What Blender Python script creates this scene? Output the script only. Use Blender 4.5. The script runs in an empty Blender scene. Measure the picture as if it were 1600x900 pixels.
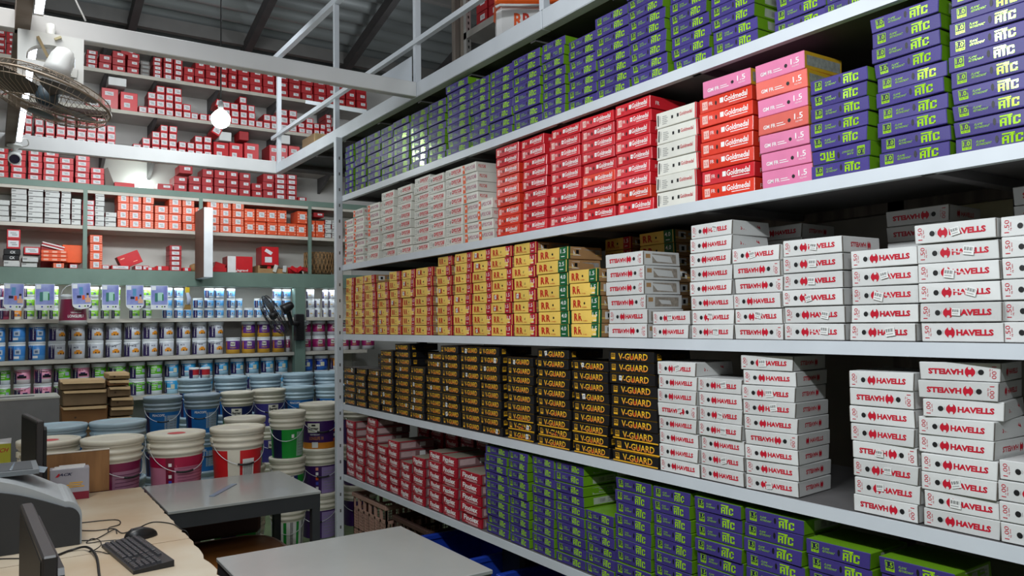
import bpy, bmesh, math, random
from mathutils import Vector, Matrix, Euler
random.seed(7)
PI = math.pi
S = bpy.context.scene
COL = S.collection

# ------------------------------------------------------------------ camera
cam_d = bpy.data.cameras.new('camera'); cam = bpy.data.objects.new('camera', cam_d); COL.objects.link(cam)
cam_d.sensor_width = 36.0; cam_d.lens = 36.0*1208/1600; cam_d.clip_start = .02; cam_d.clip_end = 60
ROT = Matrix(((0.82891486, -0.01342105, -0.55921375), (-0.55921017, -0.04413374, -0.82785035), (-0.01356958, 0.99893548, -0.0440883)))
cam.matrix_world = Matrix.Translation((0, 0, 1.6)) @ ROT.to_4x4()
S.camera = cam
# ------------------------------------------------------------------ world, exposure
w = bpy.data.worlds.new('world'); S.world = w; w.use_nodes = True
w.node_tree.nodes['Background'].inputs[0].default_value = (.75, .85, 1, 1)
w.node_tree.nodes['Background'].inputs[1].default_value = .06
vs = S.view_settings; vs.view_transform = 'Standard'; vs.look = 'None'; vs.gamma = 1; vs.use_curve_mapping = False
vs.exposure = -0.62
# ------------------------------------------------------------------ lights of the shop, plus added unseen fills
def area(name, loc, size, size_y, power, target=None, rot=None, col=(1, 1, 1), spread=PI):
    l = bpy.data.lights.new(name, 'AREA'); l.shape = 'RECTANGLE'; l.size = size; l.size_y = size_y
    l.energy = power; l.color = col; l.spread = spread
    o = bpy.data.objects.new(name, l); COL.objects.link(o); o.location = loc
    if target is not None: o.rotation_euler = (Vector(target)-Vector(loc)).to_track_quat('-Z', 'Y').to_euler()
    if rot: o.rotation_euler = rot
    return o
COOL = (.90, .96, 1.0)
# tubes of the gallery edge that carry on above and behind the camera
area('tube_light_over_counter', (.15, 1.4, 2.92), .08, 1.2, 62, rot=(0, -.95, 0), col=COOL)
area('tube_light_by_entrance', (.10, -.3, 2.92), .08, 1.2, 62, rot=(0, -.95, 0), col=COOL)
area('fill_light_hall', (-.7, 2.2, 3.9), 1.3, 1.3, 32, target=(2.1, 2.8, 1.5), col=COOL)  # added fill towards the rack, no fixture stands here
area('fill_light_well', (1.1, 6.0, 4.1), .9, .9, 46, target=(1.2, 8.4, 2.6), col=COOL)  # added fill in the well, brightens the far wall
area('paint_shelf_light', (1.3, 8.41, 2.0), 4.4, .05, 12, target=(1.3, 8.50, 1.0), col=(.86, .94, 1))
area('paint_aisle_light', (1.2, 7.02, 2.93), 2.4, .08, 30, target=(1.3, 8.5, 1.7), col=(.88, .95, 1))
area('fill_light_counter', (-.1, 3.4, 3.7), .9, .9, 30, rot=(0, 0, 0), col=(1, .98, .94), spread=2.0)  # unseen fill added to lift the counter
area('fill_light_gallery', (2.9, 2.5, 4.6), .5, .5, 10, target=(2.6, 4.2, 3.1), col=COOL)  # added gallery fill without a lamp behind it

for nm_, lc_, en_ in (('roof_fill', (1.0, 4.9, 4.35), 30), ('roof_fill_gallery', (3.3, 6.2, 4.0), 55)):  # point fills added to brighten the dark roof sheet
    l = bpy.data.lights.new(nm_, 'POINT'); l.energy = en_; l.shadow_soft_size = .12; l.color = COOL; o = bpy.data.objects.new(nm_, l); COL.objects.link(o); o.location = lc_
# ------------------------------------------------------------------ materials
def lin(c):
    return tuple((x/12.92 if x <= .04045 else ((x+.055)/1.055)**2.4) for x in [v/255. for v in c])
MATS = {}
def mat(name, rgb, rough=.5, metal=0., var=.10, scale=9., spec=.5, bump=0., emit=0., rnd=.0, rgb2=None, stretch=(1, 1, 1), alpha=None):
    if name in MATS: return MATS[name]
    m = bpy.data.materials.new(name); m.use_nodes = True; nt = m.node_tree; b = nt.nodes['Principled BSDF']
    c = lin(rgb)
    tc = nt.nodes.new('ShaderNodeTexCoord'); mp = nt.nodes.new('ShaderNodeMapping'); mp.inputs['Scale'].default_value = stretch
    nt.links.new(tc.outputs['Object'], mp.inputs[0])
    n = nt.nodes.new('ShaderNodeTexNoise'); n.inputs['Scale'].default_value = scale; n.inputs['Detail'].default_value = 4
    nt.links.new(mp.outputs[0], n.inputs['Vector'])
    r = nt.nodes.new('ShaderNodeValToRGB'); r.color_ramp.elements[0].position = .3; r.color_ramp.elements[1].position = .7
    c2 = lin(rgb2) if rgb2 else tuple(x*(1-var) for x in c)
    c1 = c if rgb2 else tuple(min(1, x*(1+var*.5)) for x in c)
    r.color_ramp.elements[0].color = (*c2, 1); r.color_ramp.elements[1].color = (*c1, 1)
    nt.links.new(n.outputs[0], r.inputs[0]); out = r.outputs[0]
    if rnd:
        oi = nt.nodes.new('ShaderNodeObjectInfo'); mr = nt.nodes.new('ShaderNodeMapRange')
        mr.inputs[3].default_value = 1-rnd; mr.inputs[4].default_value = 1+rnd*.6
        nt.links.new(oi.outputs['Random'], mr.inputs[0])
        hs = nt.nodes.new('ShaderNodeHueSaturation'); nt.links.new(mr.outputs[0], hs.inputs['Value']); nt.links.new(out, hs.inputs['Color']); out = hs.outputs[0]
    nt.links.new(out, b.inputs['Base Color'])
    b.inputs['Roughness'].default_value = rough; b.inputs['Metallic'].default_value = metal
    b.inputs['Specular IOR Level'].default_value = spec
    if bump:
        bp = nt.nodes.new('ShaderNodeBump'); bp.inputs['Strength'].default_value = bump; bp.inputs['Distance'].default_value = .01
        nt.links.new(n.outputs[0], bp.inputs['Height']); nt.links.new(bp.outputs[0], b.inputs['Normal'])
    if emit:
        b.inputs['Emission Color'].default_value = (*c, 1); b.inputs['Emission Strength'].default_value = emit
    if alpha is not None:
        b.inputs['Transmission Weight'].default_value = alpha
    m.diffuse_color = (*c, 1); MATS[name] = m
    return m
def wood(name, a, b_, rough=.55, scale=3, stretch=(1, 12, 12), bump=.1):
    return mat(name, a, rough=rough, rgb2=b_, scale=scale, stretch=stretch, bump=bump)

# ------------------------------------------------------------------ geometry helpers
class G:
    """collects polygons with materials for ONE mesh"""
    def __init__(s): s.v = []; s.f = []; s.m = []; s.ms = []; s.sm = []
    def mi(s, m):
        if m not in s.ms: s.ms.append(m)
        return s.ms.index(m)
    def add(s, vs_, fs, m, smooth=False):
        b = len(s.v); s.v += [tuple(p) for p in vs_]; k = s.mi(m)
        for f in fs: s.f.append([b+i for i in f]); s.m.append(k); s.sm.append(smooth)
    def box(s, x0, x1, y0, y1, z0, z1, m, cham=0.):
        c = cham
        if not c:
            V = [(x, y, z) for x in (x0, x1) for y in (y0, y1) for z in (z0, z1)]
            s.add(V, [(0, 1, 3, 2), (4, 6, 7, 5), (0, 4, 5, 1), (2, 3, 7, 6), (0, 2, 6, 4), (1, 5, 7, 3)], m); return
        s.chbox(x0, x1, y0, y1, z0, z1, c, dict(front=m, back=m, left=m, right=m, top=m, bottom=m))
    def chbox(s, x0, x1, y0, y1, z0, z1, c, M):
        bm = bmesh.new(); bmesh.ops.create_cube(bm, size=1)
        for v in bm.verts:
            v.co = Vector(((x0+x1)/2+v.co.x*(x1-x0), (y0+y1)/2+v.co.y*(y1-y0), (z0+z1)/2+v.co.z*(z1-z0)))
        bmesh.ops.bevel(bm, geom=list(bm.edges), offset=c, segments=1, affect='EDGES')
        bm.normal_update(); bm.verts.index_update()
        V = [tuple(v.co) for v in bm.verts]; b = len(s.v); s.v += V
        for f in bm.faces:
            n = f.normal; a = [abs(n.x)*1.001, abs(n.y)*1.002, abs(n.z)]; i = a.index(max(a))
            key = (('right' if n.x > 0 else 'left'), ('back' if n.y > 0 else 'front'), ('top' if n.z > 0 else 'bottom'))[i]
            s.f.append([b+v.index for v in f.verts]); s.m.append(s.mi(M[key])); s.sm.append(False)
        bm.free()
    def tube(s, pts, r, m, seg=6, closed=False, smooth=True):
        P = [Vector(p) for p in pts]; n = len(P); V = []; F = []
        prev = None
        for i, p in enumerate(P):
            a = P[(i-1) % n] if (closed or i > 0) else p; b = P[(i+1) % n] if (closed or i < n-1) else p
            t = (b-a).normalized() if (b-a).length > 1e-9 else Vector((0, 0, 1))
            if prev is None:
                u = t.orthogonal().normalized()
            else:
                u = (prev - t*prev.dot(t)); u = u.normalized() if u.length > 1e-6 else t.orthogonal().normalized()
            prev = u; w_ = t.cross(u)
            rr = r[i] if isinstance(r, (list, tuple)) else r
            for k in range(seg):
                a_ = 2*PI*k/seg; V.append(p + (u*math.cos(a_)+w_*math.sin(a_))*rr)
        for i in range(n if closed else n-1):
            j = (i+1) % n
            for k in range(seg):
                l = (k+1) % seg; F.append((i*seg+k, i*seg+l, j*seg+l, j*seg+k))
        if not closed: F.append(tuple(range(seg-1, -1, -1))); F.append(tuple((n-1)*seg+k for k in range(seg)))
        s.add(V, F, m, smooth)
    def lathe(s, prof, m, seg=32, cap0=True, cap1=True, smooth=True, c=(0, 0)):
        """prof [(r,z)...]; m: material or list per band"""
        V = []
        for r, z in prof:
            for k in range(seg):
                a = 2*PI*k/seg; V.append((c[0]+r*math.sin(a), c[1]-r*math.cos(a), z))
        b = len(s.v); s.v += V
        for i in range(len(prof)-1):
            mm = s.mi(m[i] if isinstance(m, list) else m)
            for k in range(seg):
                l = (k+1) % seg; s.f.append([b+i*seg+k, b+i*seg+l, b+(i+1)*seg+l, b+(i+1)*seg+k]); s.m.append(mm); s.sm.append(smooth)
        if cap0: s.f.append([b+k for k in range(seg-1, -1, -1)]); s.m.append(s.mi(m[0] if isinstance(m, list) else m)); s.sm.append(False)
        if cap1: s.f.append([b+(len(prof)-1)*seg+k for k in range(seg)]); s.m.append(s.mi(m[-1] if isinstance(m, list) else m)); s.sm.append(False)
    def xform(s, M):
        s.v = [tuple(M @ Vector(p)) for p in s.v]; return s
    def mesh(s, name):
        me = bpy.data.meshes.new(name); me.from_pydata(s.v, [], s.f)
        for m in s.ms: me.materials.append(m)
        me.polygons.foreach_set('material_index', s.m); me.polygons.foreach_set('use_smooth', s.sm); me.update()
        return me
FONT = {}
def glyphs(t, bold=0.):
    k = (t, bold)
    if k not in FONT:
        c = bpy.data.curves.new('lettering', 'FONT'); c.body = t; c.size = 1; c.resolution_u = 2; c.offset = bold; c.fill_mode = 'FRONT'
        o = bpy.data.objects.new('lettering', c); me = bpy.data.meshes.new_from_object(o)
        V = [(v.co.x, v.co.y) for v in me.vertices]; F = [tuple(p.vertices) for p in me.polygons]
        bpy.data.objects.remove(o); bpy.data.curves.remove(c); bpy.data.meshes.remove(me)
        x0 = min(v[0] for v in V); x1 = max(v[0] for v in V); y0 = min(v[1] for v in V); y1 = max(v[1] for v in V)
        V = [((x-x0)/(x1-x0), (y-y0)/(y1-y0)) for x, y in V]
        FONT[k] = (V, F)
    return FONT[k]
class Box(G):
    """a carton standing on z=0, its printed front towards -Y"""
    def __init__(s, W, D, H, M, c=.0018):
        super().__init__(); s.W, s.D, s.H = W, D, H
        if not isinstance(M, dict): M = dict(front=M)
        f = M['front']; M = {k: M.get(k, M.get('side', f) if k in ('left', 'right') else f) for k in ('front', 'back', 'left', 'right', 'top', 'bottom')}
        s.chbox(-W/2, W/2, -D/2, D/2, 0, H, c, M)
    def P(s, face, u, v, l):
        e = .0004*l; W, D, H = s.W, s.D, s.H
        return {'front': (u-W/2, -D/2-e, v), 'right': (W/2+e, u-D/2, v), 'left': (-W/2-e, D/2-u, v), 'top': (u-W/2, v-D/2, H+e), 'back': (W/2-u, D/2+e, v)}[face]
    def poly(s, face, pts, m, l=1): s.add([s.P(face, u, v, l) for u, v in pts], [tuple(range(len(pts)))], m)
    def rect(s, face, u0, v0, u1, v1, m, l=1): s.poly(face, [(u0, v0), (u1, v0), (u1, v1), (u0, v1)], m, l)
    def disc(s, face, u, v, ru, rv, m, l=1, n=14): s.poly(face, [(u+ru*math.cos(2*PI*i/n), v+rv*math.sin(2*PI*i/n)) for i in range(n)], m, l)
    def text(s, face, t, u0, v0, u1, v1, m, l=2, bold=0., rot=0, shear=0.):
        V, F = glyphs(t, bold); out = []
        for x, y in V:
            x = x + shear*(y-.5)
            if rot == 180: x, y = 1-x, 1-y
            elif rot == 90: x, y = 1-y, x
            out.append(s.P(face, u0+x*(u1-u0), v0+y*(v1-v0), l))
        s.add(out, F, m)
    def flip(s):
        s.v = [(-x, y, s.H-z) for x, y, z in s.v]; return s
    def dent(s, seed, a=.0022):
        rr = random.Random(seed); off = {}
        for i in (0, 1):
            for j in (0, 1):
                for k in (0, 1): off[i, j, k] = Vector((rr.uniform(-a, a), rr.uniform(-a, a), (rr.uniform(-a, 0) if k else rr.uniform(0, a*.6))))
        o2 = []
        for x, y, z in s.v:
            fx, fy, fz = x/s.W+.5, y/s.D+.5, z/s.H; d = Vector((0, 0, 0))
            for i in (0, 1):
                for j in (0, 1):
                    for k in (0, 1): d += off[i, j, k]*((fx if i else 1-fx)*(fy if j else 1-fy)*(fz if k else 1-fz))
            sag = -.0012*math.sin(PI*min(1, max(0, fx)))*fz
            o2.append((x+d.x, y+d.y, z+d.z+sag))
        s.v = o2; return s
# objects
def link(name, me, parent=None, loc=(0, 0, 0), rot=(0, 0, 0), scale=None):
    o = bpy.data.objects.new(name, me); COL.objects.link(o); o.location = loc; o.rotation_euler = rot
    if scale: o.scale = scale
    if parent: o.parent = parent
    return o
def thing(o, label, cat, group=None):
    o['label'] = label; o['category'] = cat
    if group: o['group'] = group
    return o
def empty(name, loc, rz=0, label=None, cat=None, group=None, rot=None):
    o = bpy.data.objects.new(name, None); COL.objects.link(o); o.location = loc; o.rotation_euler = rot or (0, 0, rz); o.empty_display_size = .05
    if label: thing(o, label, cat, group)
    return o
def struct(name, g, **k):
    o = link(name, g.mesh(name), **k); o['kind'] = 'structure'; return o
def part(name, g, parent, label=None, **k):
    o = link(name, g.mesh(name), parent, **k)
    if label: o['label'] = label
    return o
ONES = ['', 'first', 'second', 'third', 'fourth', 'fifth', 'sixth', 'seventh', 'eighth', 'ninth', 'tenth', 'eleventh', 'twelfth', 'thirteenth', 'fourteenth', 'fifteenth', 'sixteenth', 'seventeenth', 'eighteenth', 'nineteenth', 'twentieth']
def nth(n):
    if n <= 20: return ONES[n]
    if n < 30: return 'twenty-'+ONES[n-20]
    if n == 30: return 'thirtieth'
    return 'thirty-'+ONES[n-30]
def bar(g, p, q, w_, h, m, up=(0, 0, 1)):
    """a straight bar of w x h section from p to q"""
    p, q = Vector(p), Vector(q); t = (q-p).normalized(); u = Vector(up); sx = t.cross(u)
    sx = sx.normalized() if sx.length > 1e-6 else Vector((1, 0, 0)); uz = sx.cross(t).normalized()
    V = []
    for c in (p, q):
        for a, b in ((-1, -1), (1, -1), (1, 1), (-1, 1)): V.append(c+sx*a*w_/2+uz*b*h/2)
    g.add(V, [(3, 2, 1, 0), (4, 5, 6, 7), (0, 1, 5, 4), (1, 2, 6, 5), (2, 3, 7, 6), (3, 0, 4, 7)], m)
# ------------------------------------------------------------------ surfaces
WHITE_PAINT = mat('white_painted_steel', (205, 210, 216), rough=.38, var=.06, scale=5)
BEAM_PAINT = mat('pale_grey_painted_steel', (212, 212, 212), rough=.4, var=.08, scale=3)
DARK_DECK = mat('grey_sheet_deck', (92, 90, 90), rough=.7, var=.2, scale=4)
GREEN_STEEL = mat('sage_green_steel', (112, 134, 122), rough=.5, var=.12, scale=5)
BOARD_EDGE = mat('cream_board', (205, 198, 186), rough=.6, var=.1, scale=8)
WALLM = mat('off_white_plaster', (196, 194, 190), rough=.85, var=.1, scale=1.5, bump=.05)
WALLP = mat('white_panel', (222, 220, 212), rough=.45, var=.06, scale=2)
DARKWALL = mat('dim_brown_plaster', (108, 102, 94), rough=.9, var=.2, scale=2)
FLOORM = mat('green_floor_paint', (112, 130, 92), rough=.5, var=.25, scale=3)
ROOFM = mat('corrugated_roof_sheet', (128, 132, 132), rough=.36, metal=.5, var=.35, scale=1.2, stretch=(.3, 3, 3))
ROOFB = mat('dark_roof_steel', (44, 42, 42), rough=.7, var=.25)
POSTW = mat('grey_brown_timber', (120, 110, 100), rough=.7, rgb2=(86, 78, 72), stretch=(8, 8, 1), scale=3)

# floor, walls
g = G(); g.box(-2.6, 5.6, -2.2, 8.9, -.1, 0, FLOORM); struct('floor', g)
g = G(); g.box(-2.6, 5.6, 8.84, 8.94, 0, 4.5, WALLM); struct('wall_back', g)
g = G(); g.box(5.5, 5.6, -2.2, 8.84, 0, 7.6, DARKWALL); struct('wall_right', g)
g = G(); g.box(-2.6, -2.5, -2.2, 8.84, 0, 7.6, WALLM); struct('wall_left', g)
g = G(); g.box(-2.6, 5.6, -2.3, -2.2, 0, 7.6, WALLM); struct('wall_front', g)
# corrugated roof rising towards the entrance
g = G(); V = []; F = []; n = 0; y = 8.95; i = 0
SL = .27
def roofz(y): return 4.5+(8.95-y)*SL
while y > -2.3:
    ph = (i % 8)/8*2*PI; z = roofz(y)+.034*math.sin(ph)
    V += [(-2.6, y, z), (5.6, y, z)]; y -= .024; i += 1
F = [(2*k, 2*k+1, 2*k+3, 2*k+2) for k in range(i-1)]
g.add(V, F, ROOFM, True); struct('ceiling', g)
for yy in (8.2, 6.9, 5.6, 4.3, 3.0, 1.7):
    g = G(); bar(g, (-2.5, yy, roofz(yy)-.1), (5.5, yy, roofz(yy)-.1), .07, .13, mat('grey_purlin', (84, 82, 80), rough=.7)); struct('ceiling_beam', g)
for xx in (-.2, 1.1, 2.2, 3.3, 4.4):
    g = G(); bar(g, (xx, 8.8, roofz(8.8)-.2), (xx, -2, roofz(-2)-.2), .07, .12, ROOFB); struct('ceiling_beam', g)
# beams of the gallery around the well
g = G(); g.box(-.6, 2.11, 4.12, 4.18, 2.962, 3.052, BEAM_PAINT, .004); g.box(-.6, 2.11, 4.18, 4.24, 3.04, 3.052, BEAM_PAINT); struct('gallery_beam', g)
g = G(); g.box(-.6, 2.11, 6.87, 6.93, 2.96, 3.07, BEAM_PAINT, .004); g.box(-.6, 2.11, 6.93, 7.0, 3.058, 3.07, BEAM_PAINT); struct('gallery_beam', g)
g = G(); g.box(2.11, 2.17, 2.85, 6.93, 2.962, 3.052, WHITE_PAINT, .004); struct('gallery_beam', g)
g = G(); g.box(2.11, 2.17, -2.0, 2.845, 2.962, 3.052, WHITE_PAINT, .004); struct('gallery_beam', g)
g = G(); g.box(.075, .135, -2.0, 6.87, 2.962, 3.06, mat('rusty_grey_steel', (150, 138, 128), rough=.6, rgb2=(110, 92, 82), scale=4)); struct('gallery_beam', g)
g = G(); g.box(2.17, 5.4, -2.0, 6.93, 3.0, 3.03, DARK_DECK)
for yy in [6.6, 6.0, 5.4, 4.8, 4.2, 3.6, 3.0, 2.4, 1.8, 1.2]: g.box(2.17, 5.4, yy-.02, yy+.02, 2.955, 3.0, DARK_DECK)
struct('gallery_floor', g)
# gallery railing
rail = empty('gallery_railing', (2.14, 5.5, 3.052), label='white steel railing of posts and two rails along the gallery edge', cat='railing')
def rp(name, p, q, w_=.035):
    g = G(); bar(g, Vector(p)-Vector((2.14, 5.5, 3.052)), Vector(q)-Vector((2.14, 5.5, 3.052)), w_, w_, WHITE_PAINT, up=(0, .02, 1) if abs(p[2]-q[2]) < .5 else (1, 0, 0)); part(name, g, rail)
for yy, z0 in ((6.86, 3.05), (5.47, 3.052), (4.15, 3.052), (2.85, 3.052), (1.5, 3.052)): rp('post', (2.13, yy, z0), (2.13, yy, 4.05))
rp('rail', (2.115, 7.0, 3.30), (2.115, -1.5, 3.30), .03); rp('rail', (2.13, 7.0, 4.03), (2.13, -1.5, 4.03), .045)
rp('brace', (2.16, 6.2, 3.45), (2.16, 4.95, 3.07), .028)
g = G(); g.add([Vector(p)-Vector((2.14, 5.5, 3.052)) for p in ((2.1, 4.16, 3.052), (1.88, 4.16, 3.052), (2.1, 4.16, 3.22), (2.1, 4.17, 3.052), (1.88, 4.17, 3.052), (2.1, 4.17, 3.22))], [(0, 1, 2), (5, 4, 3), (0, 3, 4, 1), (1, 4, 5, 2), (2, 5, 3, 0)], WHITE_PAINT); part('gusset', g, rail)

# ------------------------------------------------------------------ big storage rack on the right
rack = empty('storage_rack', (2.11, 5.3, 0), label='tall white steel storage rack stacked with cable boxes on five shelves', cat='shelving')
RO = Vector((2.11, 5.3, 0))
def rpart(name, g, label=None): g.xform(Matrix.Translation(-RO)); return part(name, g, rack, label)
g = G(); g.box(2.062, 2.112, 5.306, 5.352, 0, 2.96, WHITE_PAINT, .003)
for k in range(24):
    zz = .15+k*.115; g.box(2.082, 2.092, 5.3052, 5.307, zz, zz+.022, DARK_DECK)
rpart('upright', g)
DEPTH = 1.15
SH = {'A': 2.53, 'B': 2.027, 'C': 1.53, 'D': 1.03, 'E': .53}
for k, z in SH.items():
    g = G(); g.box(2.104, 2.112, -1.2, 5.306, z-.040, z, WHITE_PAINT); g.box(2.112, 2.112+.62, -1.2, 5.306, z-.012, z-.001, DARK_DECK)
    g.box(2.112, 2.13, -1.2, 5.306, z-.04, z-.034, WHITE_PAINT)
    rpart('shelf_board', g)
    g = G()
    for i in range(7):
        yy = 5.2-i*.82; g.box(2.115, 2.72, yy-.02, yy+.02, z-.04, z-.012, DARK_DECK)
    g.box(2.70, 2.74, -1.2, 5.306, z-.05, z-.012, POSTW); rpart('cross_bars', g)
for yy in (5.28, 2.9, 1.52, -.2):
    g = G(); g.box(2.70, 2.76, yy-.03, yy+.03, 0, 2.955, POSTW); rpart('upright', g, 'unpainted upright behind the stacks')

g = G(); g.box(2.775, 2.79, 1.0, 1.345, 1.532, 2.0, mat('cream_wall_board', (226, 218, 178), rough=.6)); g.box(2.77, 2.775, 1.155, 1.165, 1.532, 2.0, DARK_DECK); rpart('rear_board', g, 'cream board closing the back of the third shelf')
# ------------------------------------------------------------------ measured places, metres
RIGHT = {
 'A': (2.530, [('atc',5.289,0.161,8), ('atc',5.111,0.197,8), ('atc',4.903,0.228,8), ('atc',4.667,0.191,8), ('atc',4.476,0.232,8), ('atc',4.240,0.227,8), ('atc',4.005,0.209,8), ('atc',3.781,0.253,9), ('atc',3.548,0.207,8), ('atc',3.335,0.219,8), ('atc',3.105,0.239,8), ('atc',2.861,0.174,8), ('atc',2.682,0.202,7), ('atc',2.480,0.214,8), ('atc',2.262,0.212,9), ('atc',2.044,0.197,9), ('atc',1.841,0.199,9), ('atc',1.604,0.199,9), ('atc',1.409,0.148,8)]),
 'B': (2.027, [('cap',5.301,0.167,6), ('cap',5.122,0.180,7), ('cap',4.871,0.192,7), ('clp',4.639,0.189,8), ('clp',4.442,0.202,8), ('clp',4.214,0.199,9), ('clp',4.006,0.200,8), ('clp',3.806,0.186,8), ('cap',3.607,0.159,8), ('cap',3.454,0.150,4), ('gmr',3.256,0.210,9), ('gmr',3.040,0.201,9), ('gmr',2.834,0.224,9), ('gmr',2.597,0.220,9), ('gmr',2.361,0.210,9), ('gmw',2.144,0.215,6), ('gm25',1.914,0.242,7), ('gmp',1.659,0.199,7), ('atc',1.456,0.200,7), ('atc',1.240,0.206,10), ('atc',1.031,0.200,10)]),
 'C': (1.530, [('rr',5.294,0.154,7), ('rr',5.121,0.179,7), ('rr',4.926,0.179,7), ('rr',4.727,0.173,6), ('rr',4.543,0.162,7), ('rr',4.372,0.180,7), ('rr',4.180,0.219,7), ('rr',3.922,0.168,8), ('rr',3.729,0.186,8), ('rr',3.532,0.199,8), ('rr',3.327,0.192,8), ('rr',3.129,0.192,8), ('rrg',2.927,0.236,7), ('rrg',2.677,0.198,5), ('hv25',2.431,0.233,6), ('hv',2.177,0.185,2), ('hv',1.974,0.192,8), ('hv',1.777,0.197,6), ('hv15',1.580,0.218,6), ('hv15',1.356,0.209,5), ('hv15',1.134,0.214,6), ('hv15',0.913,0.170,6)]),
 'D': (1.030, [('vg',5.303,0.203,6), ('vg',5.088,0.177,6), ('vg',4.890,0.186,6), ('vg',4.683,0.189,9), ('vg',4.462,0.193,10), ('vg',4.257,0.192,7), ('vg',4.057,0.190,9), ('vg',3.867,0.205,10), ('vg',3.641,0.204,10), ('vg',3.431,0.199,10), ('vg',3.211,0.226,9), ('vg',2.970,0.279,10), ('vg',2.682,0.241,9), ('vg4',2.429,0.272,10), ('hv',2.151,0.199,8), ('hv',1.949,0.196,7), ('hv',1.750,0.198,9), ('hv',1.359,0.198,8), ('hv',1.153,0.199,9), ('hv',0.936,0.161,4)]),
 'E': (0.530, [('fx',5.298,0.159,7), ('fx',5.105,0.150,5), ('fx',4.928,0.157,8), ('fx',4.746,0.153,5), ('fx',4.574,0.149,6), ('fx',4.406,0.141,4), ('fx',4.231,0.157,5), ('fx',4.037,0.149,6), ('fx',3.862,0.176,6), ('fx',3.666,0.217,5), ('atc',3.418,0.213,10), ('atc',3.187,0.168,10), ('atc',3.004,0.174,10), ('atc',2.825,0.208,10), ('atc',2.612,0.188,6), ('atc15',2.420,0.209,9), ('atc15',2.193,0.195,9), ('atc15',1.983,0.214,9), ('atc15',1.756,0.233,9), ('atc15',1.512,0.218,8), ('atc15',1.284,0.219,8)]),
}
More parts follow.
